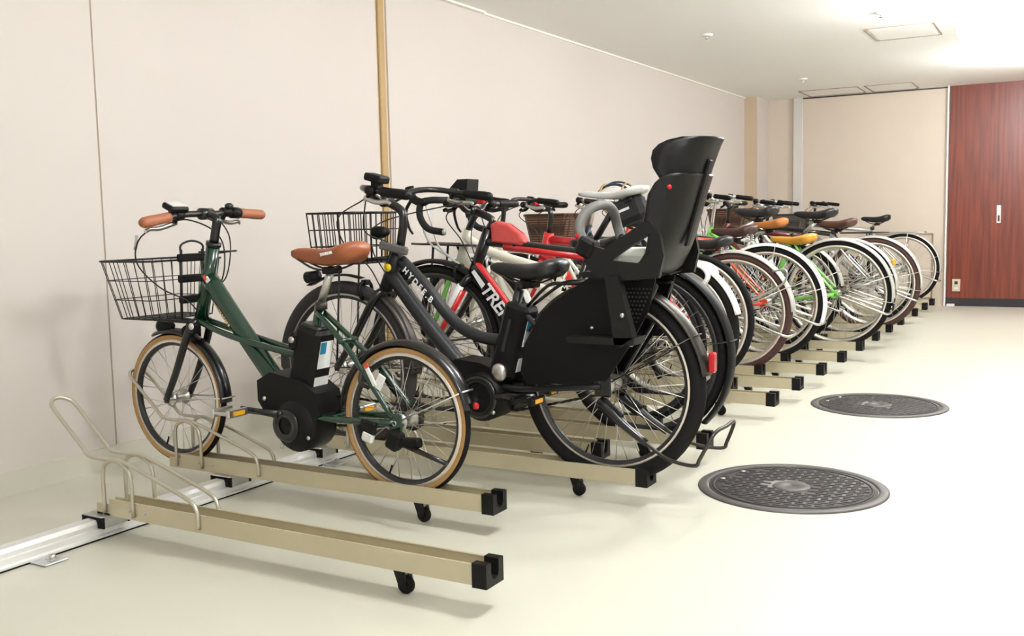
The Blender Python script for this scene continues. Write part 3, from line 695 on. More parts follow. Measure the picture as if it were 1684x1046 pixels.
def stem(T, a, b, Y, k='black_paint', r=.0145, via=None):
    mb = MB(); pts = [V(a[0], Y, a[1])] + ([V(q[0], Y, q[1]) for q in via] if via else []) + [V(b[0], Y, b[1])]
    mb.tube(spl(pts, 4) if len(pts) > 2 else pts, r, k, 12); mb.tube([V(b[0], Y - .026, b[1]), V(b[0], Y + .026, b[1])], .021, k, 14); T.part('stem', mb)

GRP = 'bicycles parked on the rails'
# ------------------------------------------------------------------ 1 green small-wheel electric bicycle
Y = 2.575; B1 = Thing('bicycle', 'dark green electric bicycle with tan sidewall tyres, brown saddle and wire front basket', 'bicycle', (.98, Y, CH), GRP); T = B1
R = .244; fh, rh = (.462, CH + R), (1.505, CH + R); ht, hb = (.684, .892), (.606, .628); bb = (1.035, .325)
mb = MB(); tubes(mb, Y, [([ht, hb], .0245), ([(.655, .775), (.80, .60), (.985, .39)], (.033, .034)), ([(1.166, .69), (1.085, .35)], .0165)], 'green_paint')
for s in (-1, 1):
    tubes(mb, Y, [([(.612, s * .02, .622), (.72, s * .034, .592), (.86, s * .038, .560), (1.10, s * .02, .515)], .0115), ([(1.165, s * .016, .668), (1.29, s * .03, .565), (1.365, s * .045, .495), (1.497, s * .06, .345)], .0095), ([(1.10, s * .03, .325), (1.22, s * .05, .318), (1.50, s * .06, CH + R)], .0115)], 'green_paint')
    mb.box((1.508, Y + s * .06, CH + R), (.05, .008, .06), 'green_paint', bev=.004)
tubes(mb, Y, [([(1.285, -.05, .578), (1.285, .035, .578)], .009), ([(1.375, -.045, .49), (1.375, .045, .49)], .008), ([(1.235, -.05, .32), (1.235, .05, .32)], .009), ([ht, (ht[0] + .004, ht[1] + .012)], .028, 'black_paint'), ([(hb[0] - .003, hb[1] - .01), hb], .028, 'black_paint')], 'green_paint')
fr = T.part('frame', mb)
mb = MB(); mb.box((.672, Y - .030, .768), (.02, .003, .03), 'label_white', rot=R3('Y', .9)); mb.box((.666, Y - .0305, .778), (.02, .003, .012), 'label_red', rot=R3('Y', .9))
T.part('sticker', mb, fr, 'small red and white sticker')
mb = MB(); d = V(.265, 0, -.30).normalized(); up = V(-d.z, 0, d.x); rt = Matrix((d, V(0, 1, 0), up)).transposed(); p0 = V(.708, Y - .0345, .690)
mb.box(p0 + d * .012, (.03, .0014, .004), 'strap_tan', rt)
for q, w_ in ((.036, .006), (.046, .008), (.058, .007), (.069, .009), (.081, .006), (.091, .009), (.103, .008)): mb.box(p0 + d * q, (w_, .0014, .009), 'strap_tan', rt)
T.part('decal', mb, fr, 'row of tiny worn gold marks')
fork(T, hb, fh, Y, 'black_paint', .052, (.016, .012))
wheel(T, 'front_wheel', fh, Y, R, .0148, 'rim_silver', 'rubber', 'tan_wall', n=28); wheel(T, 'rear_wheel', rh, Y, R, .0148, 'rim_silver', 'rubber', 'tan_wall', n=28, rear=True)
fender(T, 'front_fender', fh, Y, R, 0, 112, 'black_paint', .028, .014, [4]); ff = fender(T, 'rear_fender', rh, Y, R, 12, 175, 'black_paint', .028, .014, [25])
reflector(T, (rh[0] + (R + .03) * math.cos(.24), Y, rh[1] + (R + .03) * math.sin(.24)), 'red_reflector', (.016, .02, .02), ff)
mb = MB(); mb.box((1.445, Y - .052, .455), (.03, .006, .05), 'label_white', rot=R3('Y', .5), bev=.002); mb.box((1.41, Y - .055, .475), (.016, .006, .075), 'label_white', rot=R3('Y', -.5), bev=.002); mb.box((1.396, Y - .0555, .505), (.014, .006, .016), 'label_red', rot=R3('Y', -.5))
T.part('stay_stickers', mb)
caliper(T, (fh[0] + .09, fh[1] + .245), Y, 'black_plastic', .9); mb = MB(); mb.box((.60, Y - .03, .60), (.03, .05, .05), 'black_plastic', bev=.008); mb.tube([(.615, Y - .056, .605), (.615, Y - .06, .605)], .012, 'clear_lens', 10); T.part('lock_cylinder', mb)
for s in (-1, 1):
    mb = MB(); tubes(mb, Y, [([(1.375, s * .05, .49), (1.37, s * .054, .45), (1.385, s * .03, .43)], .008)], 'steel_dark'); T.part('brake', mb)
# motor, battery, crank
mb = MB()
mb.prism([(.925, .43), (.985, .462), (1.12, .44), (1.185, .40), (1.20, .33), (1.16, .30), (1.05, .285), (.96, .315), (.925, .36)], Y - .062, Y + .062, 'black_plastic')
mb.lathe([(.001, -.075), (.05, -.075), (.082, -.066), (.092, -.05), (.092, .05), (.07, .07), (.001, .07)], (1.085, Y, .285), 'black_plastic', 32)
mb.lathe([(.03, -.081), (.055, -.079), (.058, -.072), (.03, -.072)], (1.06, Y, .285), 'black_paint', 28)
for q in ((.96, .37), (.985, .325), (1.15, .25), (1.03, .21)): mb.ball((q[0], Y - .066, q[1]), (.008, .005, .008), 'alloy', 10, 6)
mo = T.part('motor', mb)
rb = R3('Y', .24); mb = MB(); bc = V(1.12, Y, .502); mb.box(bc, (.105, .10, .235), 'black_plastic', rb, .014); mb.box(bc + rb @ V(.0, 0, .118), (.08, .075, .02), 'black_paint', rb, .006); mb.box(bc + rb @ V(-.05, -.01, .06), (.03, .10, .06), 'black_plastic', rb, .008)
ba = T.part('battery', mb)
mb = MB(); q = bc + rb @ V(.0535, 0, .035); mb.box(q, (.002, .062, .095), 'label_white', rb); mb.box(bc + rb @ V(.0548, -.016, .06), (.002, .028, .04), 'label_blue', rb); mb.box(bc + rb @ V(.0535, 0, -.07), (.002, .07, .055), 'label_white', rb); T.part('battery_label', mb, ba, 'white label with a blue square')
mb = MB(); mb.tube([bc + rb @ V(-.05, -.052, .065), bc + rb @ V(-.05, -.062, .065)], .011, 'alloy', 12); T.part('battery_key', mb, ba)
crank(T, bb, Y, PI * .985, .155, .06, 'black_paint', 'alloy', .085, .09, chain_to=rh)
mb = MB(); mb.box((rh[0] + .01, Y - .075, rh[1] - .05), (.05, .04, .06), 'black_plastic', R3('Y', .4), .008); mb.box((rh[0] + .055, Y - .07, rh[1] - .055), (.1, .03, .03), 'black_plastic', R3('Y', -.05), .006); mb.tube([(rh[0] + .06, Y - .08, rh[1] - .065), (rh[0] + .215, Y - .095, rh[1] - .10)], [.009, .008], 'black_paint', 8); T.part('kickstand', mb)
mb = MB(); mb.box((rh[0] - .1, Y - .068, rh[1] - .02), (.06, .02, .045), 'black_plastic', R3('Y', .2), .005); mb.box((rh[0] - .1, Y - .07, rh[1] - .05), (.045, .02, .035), 'clear_lens', R3('Y', .3), .006); T.part('hub_cable_guide', mb)
saddle(T, (1.222, .868), Y, 'tan_leather', .30, .078, .03, .062, post=(1.172, .698), post_k='alloy', text='YAMAHA')
mb = MB(); mb.tube([(1.165, Y, .79), (1.115, Y, .782)], [.017, .02], 'black_plastic', 12); T.part('rear_lamp', mb)
# stem, bars
stem(T, (ht[0] + .004, ht[1] + .012), (.655, 1.005), Y, 'black_paint', .0165, [(.70, .95), (.705, .985)])
L = [V(.655 + a, Y + b, 1.005 + c) for a, b, c in ((.012, -.285, -.028), (.0, -.12, -.004), (-.002, -.05, 0), (0, 0, 0), (-.002, .05, 0), (-.005, .12, .004), (-.012, .29, -.004))]
mb = MB(); P = spl(L, 5); mb.tube(P, .0115, 'steel_dark', 10); bar = T.part('handlebar', mb)
for e, q in ((P[0], P[3]), (P[-1], P[-4])): d = (q - e).normalized(); grips(T, bar, [(e - d * .01, d)], 'brown_grip', .0185, .13)
d0 = (P[3] - P[0]).normalized(); lever(T, bar, P[0] + d0 * .16, -d0, V(-.62, 0, -.7), 'alloy', .13); d1 = (P[-4] - P[-1]).normalized(); lever(T, bar, P[-1] + d1 * .19, -d1, V(-.62, 0, -.75), 'alloy', .10)
mb = MB(); dc = P[0] + d0 * .155 + V(-.005, 0, .028); mb.box(dc, (.058, .078, .02), 'black_plastic', R3('Y', .4), .006); mb.box(dc + V(0, 0, -.02), (.03, .05, .03), 'black_plastic', bev=.006); dsp = T.part('assist_display', mb, bar)
mb = MB(); mb.box(dc + R3('Y', .4) @ V(-.002, 0, .0115), (.042, .06, .003), 'clear_lens', R3('Y', .4)); T.part('screen', mb, dsp)
bell(T, bar, P[-1] + d1 * .18 + V(.008, 0, .022), 'steel_dark', .017); mb = MB(); q = P[-1] + d1 * .145; mb.tube([q - d1 * .02, q + d1 * .018], .021, 'black_plastic', 14); T.part('shifter', mb, bar)
ca = V(.65, Y - .17, .965)
cable(T, [P[0] + d0 * .17 + V(-.03, 0, -.02), V(.62, Y - .05, .985), V(.67, Y, .955), V(.70, Y + .03, .90), V(.70, Y + .03, .80), V(.66, Y + .02, .70)])
cable(T, [P[0] + d0 * .15 + V(-.03, .0, -.022), V(.55, Y - .20, .93), V(.52, Y - .2, .84), V(.56, Y - .14, .75), V(.60, Y - .06, .70), V(.62, Y - .03, .66)])
mb = MB(); mb.tube([(.535, Y - .205, .935), (.522, Y - .205, .885)], .006, 'alloy', 8); T.part('cable_sleeve', mb)
cable(T, [P[-1] + d1 * .2 + V(-.03, 0, -.02), V(.66, Y + .1, .93), V(.715, Y + .05, .86), V(.70, Y + .04, .78), V(.66, Y + .03, .74)])
wire_basket(T, .285, .545, .18, .632, .842, Y, 'cable_black', nv=6, nh=3, taper=.05, r=.0017)
mb = MB()
for z in (.85, .775, .70): mb.box((.57, Y, z), (.025, .12, .028), 'black_plastic', bev=.005)
tubes(mb, Y, [([(.575, -.05, .86), (.575, -.05, .895), (.575, 0, .91), (.575, .05, .895), (.575, .05, .86)], .004), ([(.56, -.05, .63), (.575, -.05, .88)], .005), ([(.56, .05, .63), (.575, .05, .88)], .005), ([(.40, -.04, .622), (.60, -.02, .615)], .006), ([(.40, .04, .622), (.60, .02, .615)], .006), ([(.575, .03, .868), (.63, .09, .868), (.66, .13, .868), (.63, .15, .868), (.57, .13, .86)], .003)], 'cable_black')
T.part('basket_carrier', mb); lamp(T, (.42, Y, .596))

# ------------------------------------------------------------------ 2 black electric bicycle with child seat
Y = 3.065; B2 = Thing('bicycle', 'black electric bicycle carrying a large black child seat over its rear wheel', 'bicycle', (1.45, Y, .068), GRP); T = B2
R = .335; zc = .068 + R; fh, rh = (.868, zc), (2.005, zc); ht, hb = (1.146, .868), (1.072, .708); bb = (1.555, .368)
mb = MB(); tubes(mb, Y, [([ht, hb], .026), ([(1.150, .818), (1.257, .723), (1.346, .625), (1.413, .572), (1.478, .545), (1.542, .534), (1.635, .532)], .0225), ([(1.095, .772), (1.25, .593), (1.42, .415)], (.027, .031)), ([(1.658, .715), (1.565, .40)], .0175)], 'grey_black_paint')
for s in (-1, 1):
    tubes(mb, Y, [([(1.645, s * .018, .675), (1.80, s * .05, .55), (2.0, s * .065, zc + .01)], .0095), ([(1.59, s * .03, .37), (1.72, s * .06, .375), (2.0, s * .066, zc)], .0115)], 'grey_black_paint'); mb.box((2.005, Y + s * .066, zc), (.06, .008, .07), 'black_paint', bev=.005)
fr = T.part('frame', mb)
mb = MB(); a, b = V(1.168, 0, .800), V(1.309, 0, .664); d = (b - a).normalized(); up = V(-d.z, 0, d.x); text_mesh(mb, 'HYDEE.B', V(1.178, Y - .0245, .789) - up * .012, d, up, .032, 'label_white', space=1.5); T.part('frame_lettering', mb, fr, 'white lettering reading HYDEE.B')
mb = MB(); mb.tube([(1.108, Y - .028, .792), (1.108, Y - .034, .792)], .015, 'yellow_mark', 14); T.part('round_badge', mb, fr, 'round yellow badge')
mb = MB(); mb.tube([(1.640, Y - .02, .575), (1.640, Y - .033, .575)], .015, 'alloy', 14); T.part('frame_lock', mb, fr)
fork(T, hb, fh, Y, 'black_paint', .058, (.018, .013))
wheel(T, 'front_wheel', fh, Y, R, .026, 'rim_grey', 'rubber_grey', spoke='spoke_dark', n=32); wheel(T, 'rear_wheel', rh, Y, R, .027, 'rim_silver', 'rubber', n=36, rear=True)
fender(T, 'front_fender', fh, Y, R, -2, 60, 'steel_dark', .034, .012, [2], 'steel_dark'); mb = MB(); mb.lathe([(R + .022, -.03), (R + .028, 0), (R + .022, .03), (R + .018, 0)], (fh[0], Y, fh[1]), 'black_plastic', 14, 'y', math.radians(76), math.radians(118)); T.part('fender_tip', mb)
f2 = fender(T, 'rear_fender', rh, Y, R, 8, 150, 'steel_dark', .036, .014, [30], 'steel_dark'); reflector(T, (rh[0] + (R + .032) * math.cos(.25), Y, rh[1] + (R + .03) * math.sin(.25)), 'red_reflector', (.02, .034, .065), f2)
caliper(T, (fh[0] + .11, fh[1] + .30), Y, 'black_plastic', 1.0)
mb = MB(); mb.box((1.145, Y - .04, .865), (.13, .02, .03), 'pad_grey', R3('Y', .2), .006); T.part('basket_bracket', mb)
wire_basket(T, .815, 1.05, .155, .81, 1.0, Y, 'cable_black', nv=8, nh=3, taper=.015, r=.0022); mb = MB(); tubes(mb, Y, [([(1.0, -.04, .82), (1.11, -.03, .83)], .007), ([(1.0, .04, .82), (1.11, .03, .83)], .007), ([(.9, -.06, .80), (.872, -.062, zc + .02)], .004), ([(.9, .06, .80), (.872, .062, zc + .02)], .004)], 'cable_black'); T.part('basket_carrier', mb)
lamp(T, (1.08, Y - .03, .925))
stem(T, ht, (1.09, 1.04), Y, 'black_paint', .0165, [(1.165, .96), (1.155, 1.005)])
L = [V(1.09 + a, Y + b, 1.04 + c) for a, b, c in ((.29, -.27, .012), (.16, -.262, .03), (.07, -.225, .045), (.02, -.15, .04), (.0, -.04, .004), (0, 0, 0), (.0, .04, .004), (.02, .15, .04), (.07, .225, .045), (.16, .262, .03), (.29, .27, .012))]
mb = MB(); P = spl(L, 5); mb.tube(P, .0115, 'black_paint', 10); bar = T.part('handlebar', mb)
for e, q in ((P[0], P[3]), (P[-1], P[-4])): d = (q - e).normalized(); grips(T, bar, [(e - d * .01, d)], 'black_plastic', .0175, .125); lever(T, bar, e + d * .155, -d, V(-.6, 0, -.7), 'alloy', .11)
d0 = (P[3] - P[0]).normalized(); dc = P[0] + d0 * .15 + V(.01, .01, .042); mb = MB(); mb.box(dc, (.075, .06, .026), 'black_plastic', R3('Y', .25), .006); mb.box(dc - V(0, 0, .02), (.03, .03, .03), 'black_plastic'); T.part('assist_display', mb, bar)
cable(T, [P[0] + d0 * .16 + V(-.03, 0, -.03), V(1.0, Y - .18, .98), V(.98, Y - .12, .88), V(1.03, Y - .05, .80), V(1.07, Y - .03, .72)]); cable(T, [P[-1] + V(-.06, -.1, -.02), V(.98, Y + .1, .96), V(1.0, Y + .02, .86), V(1.06, Y + .02, .76), V(1.05, Y + .02, .69)]); cable(T, [P[0] + d0 * .18 + V(-.02, .02, -.03), V(1.06, Y - .1, .93), V(1.12, Y - .03, .88), V(1.1, Y - .03, .80)])
saddle(T, (1.705, .795), Y, 'black_leather', .29, .085, .0, .06, post=(1.666, .74), post_k='black_paint')
mb = MB(); mb.prism([(1.375, .44), (1.42, .465), (1.52, .455), (1.60, .43), (1.60, .36), (1.52, .30), (1.43, .33), (1.385, .41)], Y - .06, Y + .06, 'black_plastic')
mb.lathe([(.001, -.082), (.06, -.082), (.075, -.076), (.09, -.06), (.09, .055), (.001, .06)], (1.525, Y, .335), 'black_plastic', 36); mb.lathe([(.055, -.088), (.075, -.084), (.078, -.076), (.055, -.076)], (1.525, Y, .335), 'black_paint', 36)
mb.ball((1.60, Y - .055, .425), (.032, .02, .034), 'alloy', 14, 8)
for q in ((1.585, .285), (1.47, .275), (1.60, .35)): mb.ball((q[0], Y - .078, q[1]), (.008, .006, .008), 'alloy', 10, 6)
T.part('motor', mb)
rb = R3('Y', .28); bc = V(1.632, Y, .535); mb = MB(); mb.box(bc, (.10, .095, .27), 'black_plastic', rb, .014); mb.box(bc + rb @ V(-.01, -.0485, .02), (.012, .003, .12), 'steel_dark', rb); ba = T.part('battery', mb)
mb = MB(); mb.box(bc + rb @ V(.051, 0, .045), (.002, .062, .10), 'label_white', rb); mb.box(bc + rb @ V(.0522, -.012, .075), (.002, .034, .042), 'label_blue', rb); mb.box(bc + rb @ V(.051, 0, -.075), (.002, .066, .05), 'label_white', rb); T.part('battery_label', mb, ba, 'white label with a blue square')
crank(T, (1.60, .345), Y, .06, .165, .075, 'black_paint', 'black_plastic', .085, .09, chain_to=rh)
mb = MB(); mb.prism([(1.585, .30), (1.66, .30), (1.74, .36), (1.74, .40), (1.68, .43), (1.585, .42)], Y + .075, Y + .09, 'black_plastic'); T.part('chain_guard', mb)
# double stand folded up behind the wheel
mb = MB()
for s in (-1, 1): mb.tube(spl([V(2.0, Y + s * .08, .36), V(2.09, Y + s * .09, .285), V(2.17, Y + s * .095, .232)], 4), [.017, .012], 'black_paint', 10); mb.box((2.04, Y + s * .082, .325), (.09, .02, .045), 'black_plastic', R3('Y', .65), .006)
mb.tube(spl([V(2.15, Y - .095, .245), V(2.25, Y - .12, .195), V(2.345, Y - .135, .185), V(2.365, Y - .135, .21), V(2.40, Y - .10, .285), V(2.405, Y, .29), V(2.40, Y + .10, .285), V(2.365, Y + .135, .21), V(2.345, Y + .135, .185), V(2.25, Y + .12, .195), V(2.15, Y + .095, .245)], 5), .0062, 'steel_dark', 8)
T.part('kickstand', mb)
# rear carrier below the seat
mb = MB()
for s in (-1, 1): tubes(mb, Y, [([(2.01, s * .072, zc + .02), (2.10, s * .075, .56), (2.19, s * .07, .72), (2.16, s * .07, .745), (1.86, s * .06, .745)], .007)], 'black_paint'); tubes(mb, Y, [([(1.70, s * .02, .66), (1.80, s * .055, .735), (1.87, s * .06, .745)], .006)], 'black_paint')
tubes(mb, Y, [([(2.16, -.07, .745), (2.16, .07, .745)], .007), ([(1.9, -.06, .745), (1.9, .06, .745)], .006)], 'black_paint'); T.part('rear_rack', mb)
# child seat (a part with sub-parts)
def ush(z, ub, uf, w, th=.010, fl=.0, ncv=8):
    """closed U-shaped section at height z: back at ub, wing fronts at uf"""
    out = []; inn = []
    a_ = min(.115, (ub - uf) * .9)
    pts = [V(uf, -w - fl, z)]
    for i in range(ncv + 1):
        a = PI / 2 * i / ncv; pts.append(V(ub - a_ + a_ * math.sin(a), -w * math.cos(a) ** .8 if i < ncv else 0.0, z))
    pts = pts[:-1] + [V(ub - .0008, -.02, z)]
    full = pts + [V(q.x, -q.y, q.z) for q in reversed(pts)]
    for i, q in enumerate(full):
        a = full[max(0, i - 1)]; b = full[min(len(full) - 1, i + 1)]; t = (b - a).normalized(); nn = V(-t.y, t.x, 0); inn.append(q + nn * th)
    return full + inn[::-1]
def off(sec): return [V(q.x, q.y + Y, q.z) for q in sec]
mb = MB(); SE = [(.765, 2.175, 2.02, .13, 0), (.78, 2.215, 2.06, .148, 0), (.80, 2.238, 2.16, .155, 0), (.85, 2.262, 2.200, .16, .003), (.905, 2.286, 2.213, .16, .005), (.935, 2.298, 2.195, .16, .007), (.97, 2.310, 2.203, .16, .008), (1.03, 2.328, 2.213, .158, .008), (1.065, 2.340, 2.232, .154, .006), (1.082, 2.345, 2.25, .150, .003), (1.092, 2.347, 2.275, .146, .001)]
mb.loft([off(ush(z, ub, uf, w, .011, fl)) for z, ub, uf, w, fl in SE], 'shell_plastic')
cs = T.part('child_seat', mb)
mb = MB(); mb.prism([(2.02, .765), (2.165, .762), (2.215, .78), (2.20, .795), (2.03, .785), (1.98, .79), (1.95, .775)], Y - .14, Y + .14, 'shell_plastic'); T.part('seat_pan', mb, cs)
mb = MB(); HS = [(1.045, 2.330, 2.262, .12), (1.08, 2.340, 2.242, .13), (1.11, 2.350, 2.224, .138), (1.14, 2.361, 2.216, .142), (1.165, 2.371, 2.222, .141), (1.183, 2.379, 2.24, .136), (1.195, 2.386, 2.268, .128), (1.203, 2.390, 2.31, .116)]
mb.loft([off(ush(z, ub, uf, w, .010, .01)) for z, ub, uf, w in HS], 'shell_plastic'); T.part('headrest', mb, cs)
mb = MB(); mb.box((2.322, Y - .02, 1.0), (.010, .028, .28), 'black_plastic', R3('Y', .29), .003); T.part('headrest_slide', mb, cs)
mb = MB(); mb.box((2.10, Y, .825), (.20, .26, .07), 'pad_pale', bev=.02); T.part('seat_pad', mb, cs, 'pale grey seat pad')
for s in (-1, 1):
    mb = MB(); o2 = [(2.215, .95), (2.184, .937), (2.06, .862), (2.005, .877), (1.985, .862), (2.0, .80), (2.04, .775), (2.11, .762), (2.245, .772), (2.26, .84), (2.245, .90)]
    hole0 = [(2.10, .832), (2.218, .905), (2.208, .85), (2.17, .826)]
    # polygon with the hole bridged
    poly = o2[:3] + [(2.12, .868), (2.217, .925)]
    A = [(2.184, .937), (2.06, .862), (2.005, .877), (1.985, .862), (2.0, .80), (2.04, .775), (2.11, .762), (2.082, .826), (2.222, .912), (2.215, .95)]
    Bp = [(2.11, .762), (2.245, .772), (2.262, .84), (2.25, .905), (2.215, .95), (2.222, .912), (2.216, .848), (2.175, .818), (2.082, .826)]
    va, vb = Y + s * .150, Y + s * .168
    mb.prism(A, min(va, vb), max(va, vb), 'shell_plastic'); mb.prism(Bp, min(va, vb), max(va, vb), 'shell_plastic')
    T.part('armrest', mb, cs)
    mb = MB(); mb.box((1.995, Y + s * .155, .868), (.06, .05, .06), 'black_plastic', R3('Y', .5), .01); T.part('bar_knuckle', mb, cs)
    mb = MB(); P1 = [(2.07, .775), (2.115, .778), (2.165, .585), (2.12, .555), (2.10, .56)]
    va, vb = Y + s * .150, Y + s * .185; mb.prism(P1, min(va, vb), max(va, vb), 'shell_plastic'); mb.prism([(1.93, .578), (2.17, .585), (2.165, .56), (1.935, .56)], min(Y + s * .09, vb), max(Y + s * .09, vb), 'shell_plastic'); mb.ball((2.13, Y + s * .188, .655), (.008, .005, .008), 'alloy', 10, 6); T.part('footrest', mb, cs)
    mb = MB(); gd = [(1.985, .775), (1.887, .715), (1.791, .645), (1.723, .536), (1.705, .436), (1.735, .392), (1.892, .412), (2.03, .428), (2.115, .55), (2.178, .66), (2.204, .765), (2.1, .775)]
    va, vb = Y + s * .083, Y + s * .090; mb.prism(gd, min(va, vb), max(va, vb), 'guard_plastic')
    for i in range(9):
        for j in range(9):
            u, z = 2.088 + i * .0125 + (j % 2) * .006, .625 + j * .0135
            if z > .60 + (2.12 - u) * -.9 - .05 and u < 2.14 + (z - .6) * .42 and u > 2.085: mb.lathe([(.0005, -.001), (.0036, -.001), (.0036, .001), (.0005, .001)], (u, Y + s * .0912, z), 'rubber_grey', 8)
    for q in ((2.12, .55), (2.075, .60), (1.98, .60)): mb.ball((q[0], Y + s * .092, q[1]), (.007, .004, .007), 'alloy', 10, 6)
    T.part('wheel_guard', mb, cs)
mb = MB(); mb.tube(spl([V(1.985, Y - .155, .875), V(1.968, Y - .15, .935), V(1.975, Y - .10, .985), V(1.985, Y, 1.005), V(1.975, Y + .10, .985), V(1.968, Y + .15, .935), V(1.985, Y + .155, .875)], 6), .017, 'pad_grey', 12); gb = T.part('grab_bar', mb, cs)
mb = MB(); mb.ball((1.97, Y - .168, .905), (.011, .006, .011), 'red_reflector', 12, 7); mb.ball((2.28, Y - .163, 1.05), (.008, .006, .008), 'red_reflector', 12, 7); T.part('release_button', mb, cs, 'round red button')

# ------------------------------------------------------------------ 3 black and red hybrid with a red top-tube bag
Y = 3.665; B3 = Thing('bicycle', 'black and red hybrid bicycle with black fenders and white TREK lettering, behind the child seat', 'bicycle', (1.38, Y, .08), GRP); T = B3
R = .345; zc = .08 + R; fh, rh = (.885, zc), (1.875, zc); ht, hb = (1.178, .925), (1.09, .725); bb = (1.455, .345)
mb = MB(); tubes(mb, Y, [([ht, hb], .025), ([(1.16, .875), (1.40, .845), (1.655, .815)], (.022, .018)), ([(1.105, .765), (1.27, .575), bb], (.029, .025)), ([(1.665, .855), bb], .0165)], 'black_paint')
for s in (-1, 1): tubes(mb, Y, [([(1.655, s * .015, .80), (1.78, s * .05, .60), (1.87, s * .062, zc + .02)], .0085), ([(1.48, s * .03, .345), (1.6, s * .055, .365), (1.87, s * .062, zc)], .011)], 'black_paint'); mb.box((1.875, Y + s * .062, zc), (.05, .008, .06), 'black_paint', bev=.004)
fr = T.part('frame', mb)
mb = MB(); mb.tube([(1.255, Y - .006, .850), (1.40, Y - .006, .834), (1.64, Y - .006, .805)], [.0185, .0175, .016], 'red_paint', 12); T.part('top_tube_stripe', mb, fr, 'red stripe'); mb = MB(); tubes(mb, Y, [([(1.120, -.012, .778), (1.284, -.012, .588), (1.43, -.012, .397)], (.0135, .012))], 'red_paint'); T.part('down_tube_stripe', mb, fr, 'red stripe')
a, b = V(1.15, 0, .715), V(1.36, 0, .468); d = (b - a).normalized(); up = V(-d.z, 0, d.x); mb = MB(); text_mesh(mb, 'TREK', V(1.165, Y - .0355, .686) - up * .028, d, up, .08, 'label_white', space=.95, shear=.15)
mb.prism([(1.105, .742), (1.12, .752), (1.172, .69), (1.155, .672)], Y - .037, Y - .035, 'label_white'); T.part('frame_lettering', mb, fr, 'white lettering reading TREK')
fk = fork(T, hb, fh, Y, 'black_paint', .056, (.019, .012))
mb = MB(); mb.tube([(1.066, Y - .058, .685), (1.02, Y - .062, .61), (.955, Y - .066, .512)], [.018, .0175, .014], 'label_white', 10); T.part('fork_decal', mb, fk, 'white fork decal'); mb = MB(); mb.tube([(1.068, Y - .053, .668), (.985, Y - .06, .53), (.935, Y - .06, .47)], [.0185, .0165, .0135], 'red_paint', 10); T.part('fork_stripe', mb, fk, 'red fork stripe')
wheel(T, 'front_wheel', fh, Y, R, .019, 'rim_black', 'rubber', spoke='spoke_dark', n=32, hubk='steel_dark'); wheel(T, 'rear_wheel', rh, Y, R, .019, 'rim_black', 'rubber', spoke='spoke_dark', n=32, hubk='steel_dark', rear=True)
fender(T, 'front_fender', fh, Y, R, -12, 128, 'black_plastic', .034, .024, [8], 'steel_dark'); fender(T, 'rear_fender', rh, Y, R, -45, 160, 'black_plastic', .038, .024, [10], 'steel_dark')
caliper(T, (fh[0] + .14, fh[1] + .31), Y); stem(T, ht, (1.10, 1.005), Y, 'black_paint', .0165, [(1.19, .965)])
bar, P = flat_bar(T, (1.10, 1.005), Y, 'black_paint', .285, .05, .028); d0 = (P[3] - P[0]).normalized()
mb = MB(); mb.loft([[V(1.09 + a, Y - .06 + q, 1.085 + c) for a, c in ((-.055, .0), (-.04, -.022), (.02, -.03), (.045, .0), (.05, .05), (.0, .05))] for q in (-.045, .045)], 'black_plastic', smooth=False); mb.box((1.095, Y - .06, 1.045), (.03, .03, .05), 'black_plastic'); T.part('handlebar_lamp', mb, bar); mb = MB(); mb.box((1.105, Y + .06, 1.045), (.03, .03, .026), 'red_reflector', bev=.005); T.part('reflector', mb, bar)
for s in (-1, 1): cable(T, [V(1.11, Y + s * .17, 1.02), V(1.04, Y + s * .12, .97), V(1.06, Y + s * .04, .88), V(1.10, Y + s * .02, .78)])
saddle(T, (1.765, 1.062), Y, 'grey_leather', .29, .07, .03, .034, post=(1.672, .87), post_k='black_paint')
mb = MB(); mb.box((1.82, Y, .985), (.15, .075, .10), 'black_fabric', R3('Y', -.35), .02); mb.box((1.80, Y - .0385, .985), (.08, .002, .01), 'clear_lens', R3('Y', -.35)); T.part('saddle_bag', mb)
crank(T, bb, Y, .9, .17, .085, 'black_paint', 'black_plastic', .075, .085, chain_to=rh)
mb = MB(); mb.tube([(1.885, Y + .07, zc - .04), (1.92, Y + .07, zc - .11)], .012, 'black_plastic', 8); T.part('derailleur', mb); cable(T, [V(1.80, Y + .06, .47), V(1.93, Y + .08, .47), V(1.96, Y + .08, .41), V(1.90, Y + .07, .36)], 'cable_white')
mb = MB(); o = [(-.03, 0), (.125, -.018), (.14, -.003), (.12, .034), (.055, .078), (-.005, .09), (-.035, .076)]
secs = []
for w, sc in ((-.028, .72), (-.024, .9), (-.01, 1.0), (.01, 1.0), (.024, .9), (.028, .72)): secs.append([V(1.225 + .06 + (q[0] - .06) * sc, Y + w, .868 + .03 + (q[1] - .03) * sc) for q in o])
mb.loft(secs, 'red_fabric', smooth=False)
bg = Thing('frame_bag', 'red fabric bag strapped on the top tube of the black hybrid bicycle', 'bag', (1.22, Y, .868)); bo = bg.part('body', mb); mb = MB(); mb.tube([(1.20, Y, .948), (1.235, Y, .952), (1.29, Y, .938), (1.345, Y, .900)], .003, 'black_fabric', 6); bg.part('zip', mb, bo); mb = MB(); mb.lathe([(.021, -.008), (.0235, -.008), (.0235, .008), (.021, .008)], (1.31, Y, .857), 'black_fabric', 20, 'x'); bg.part('strap', mb)

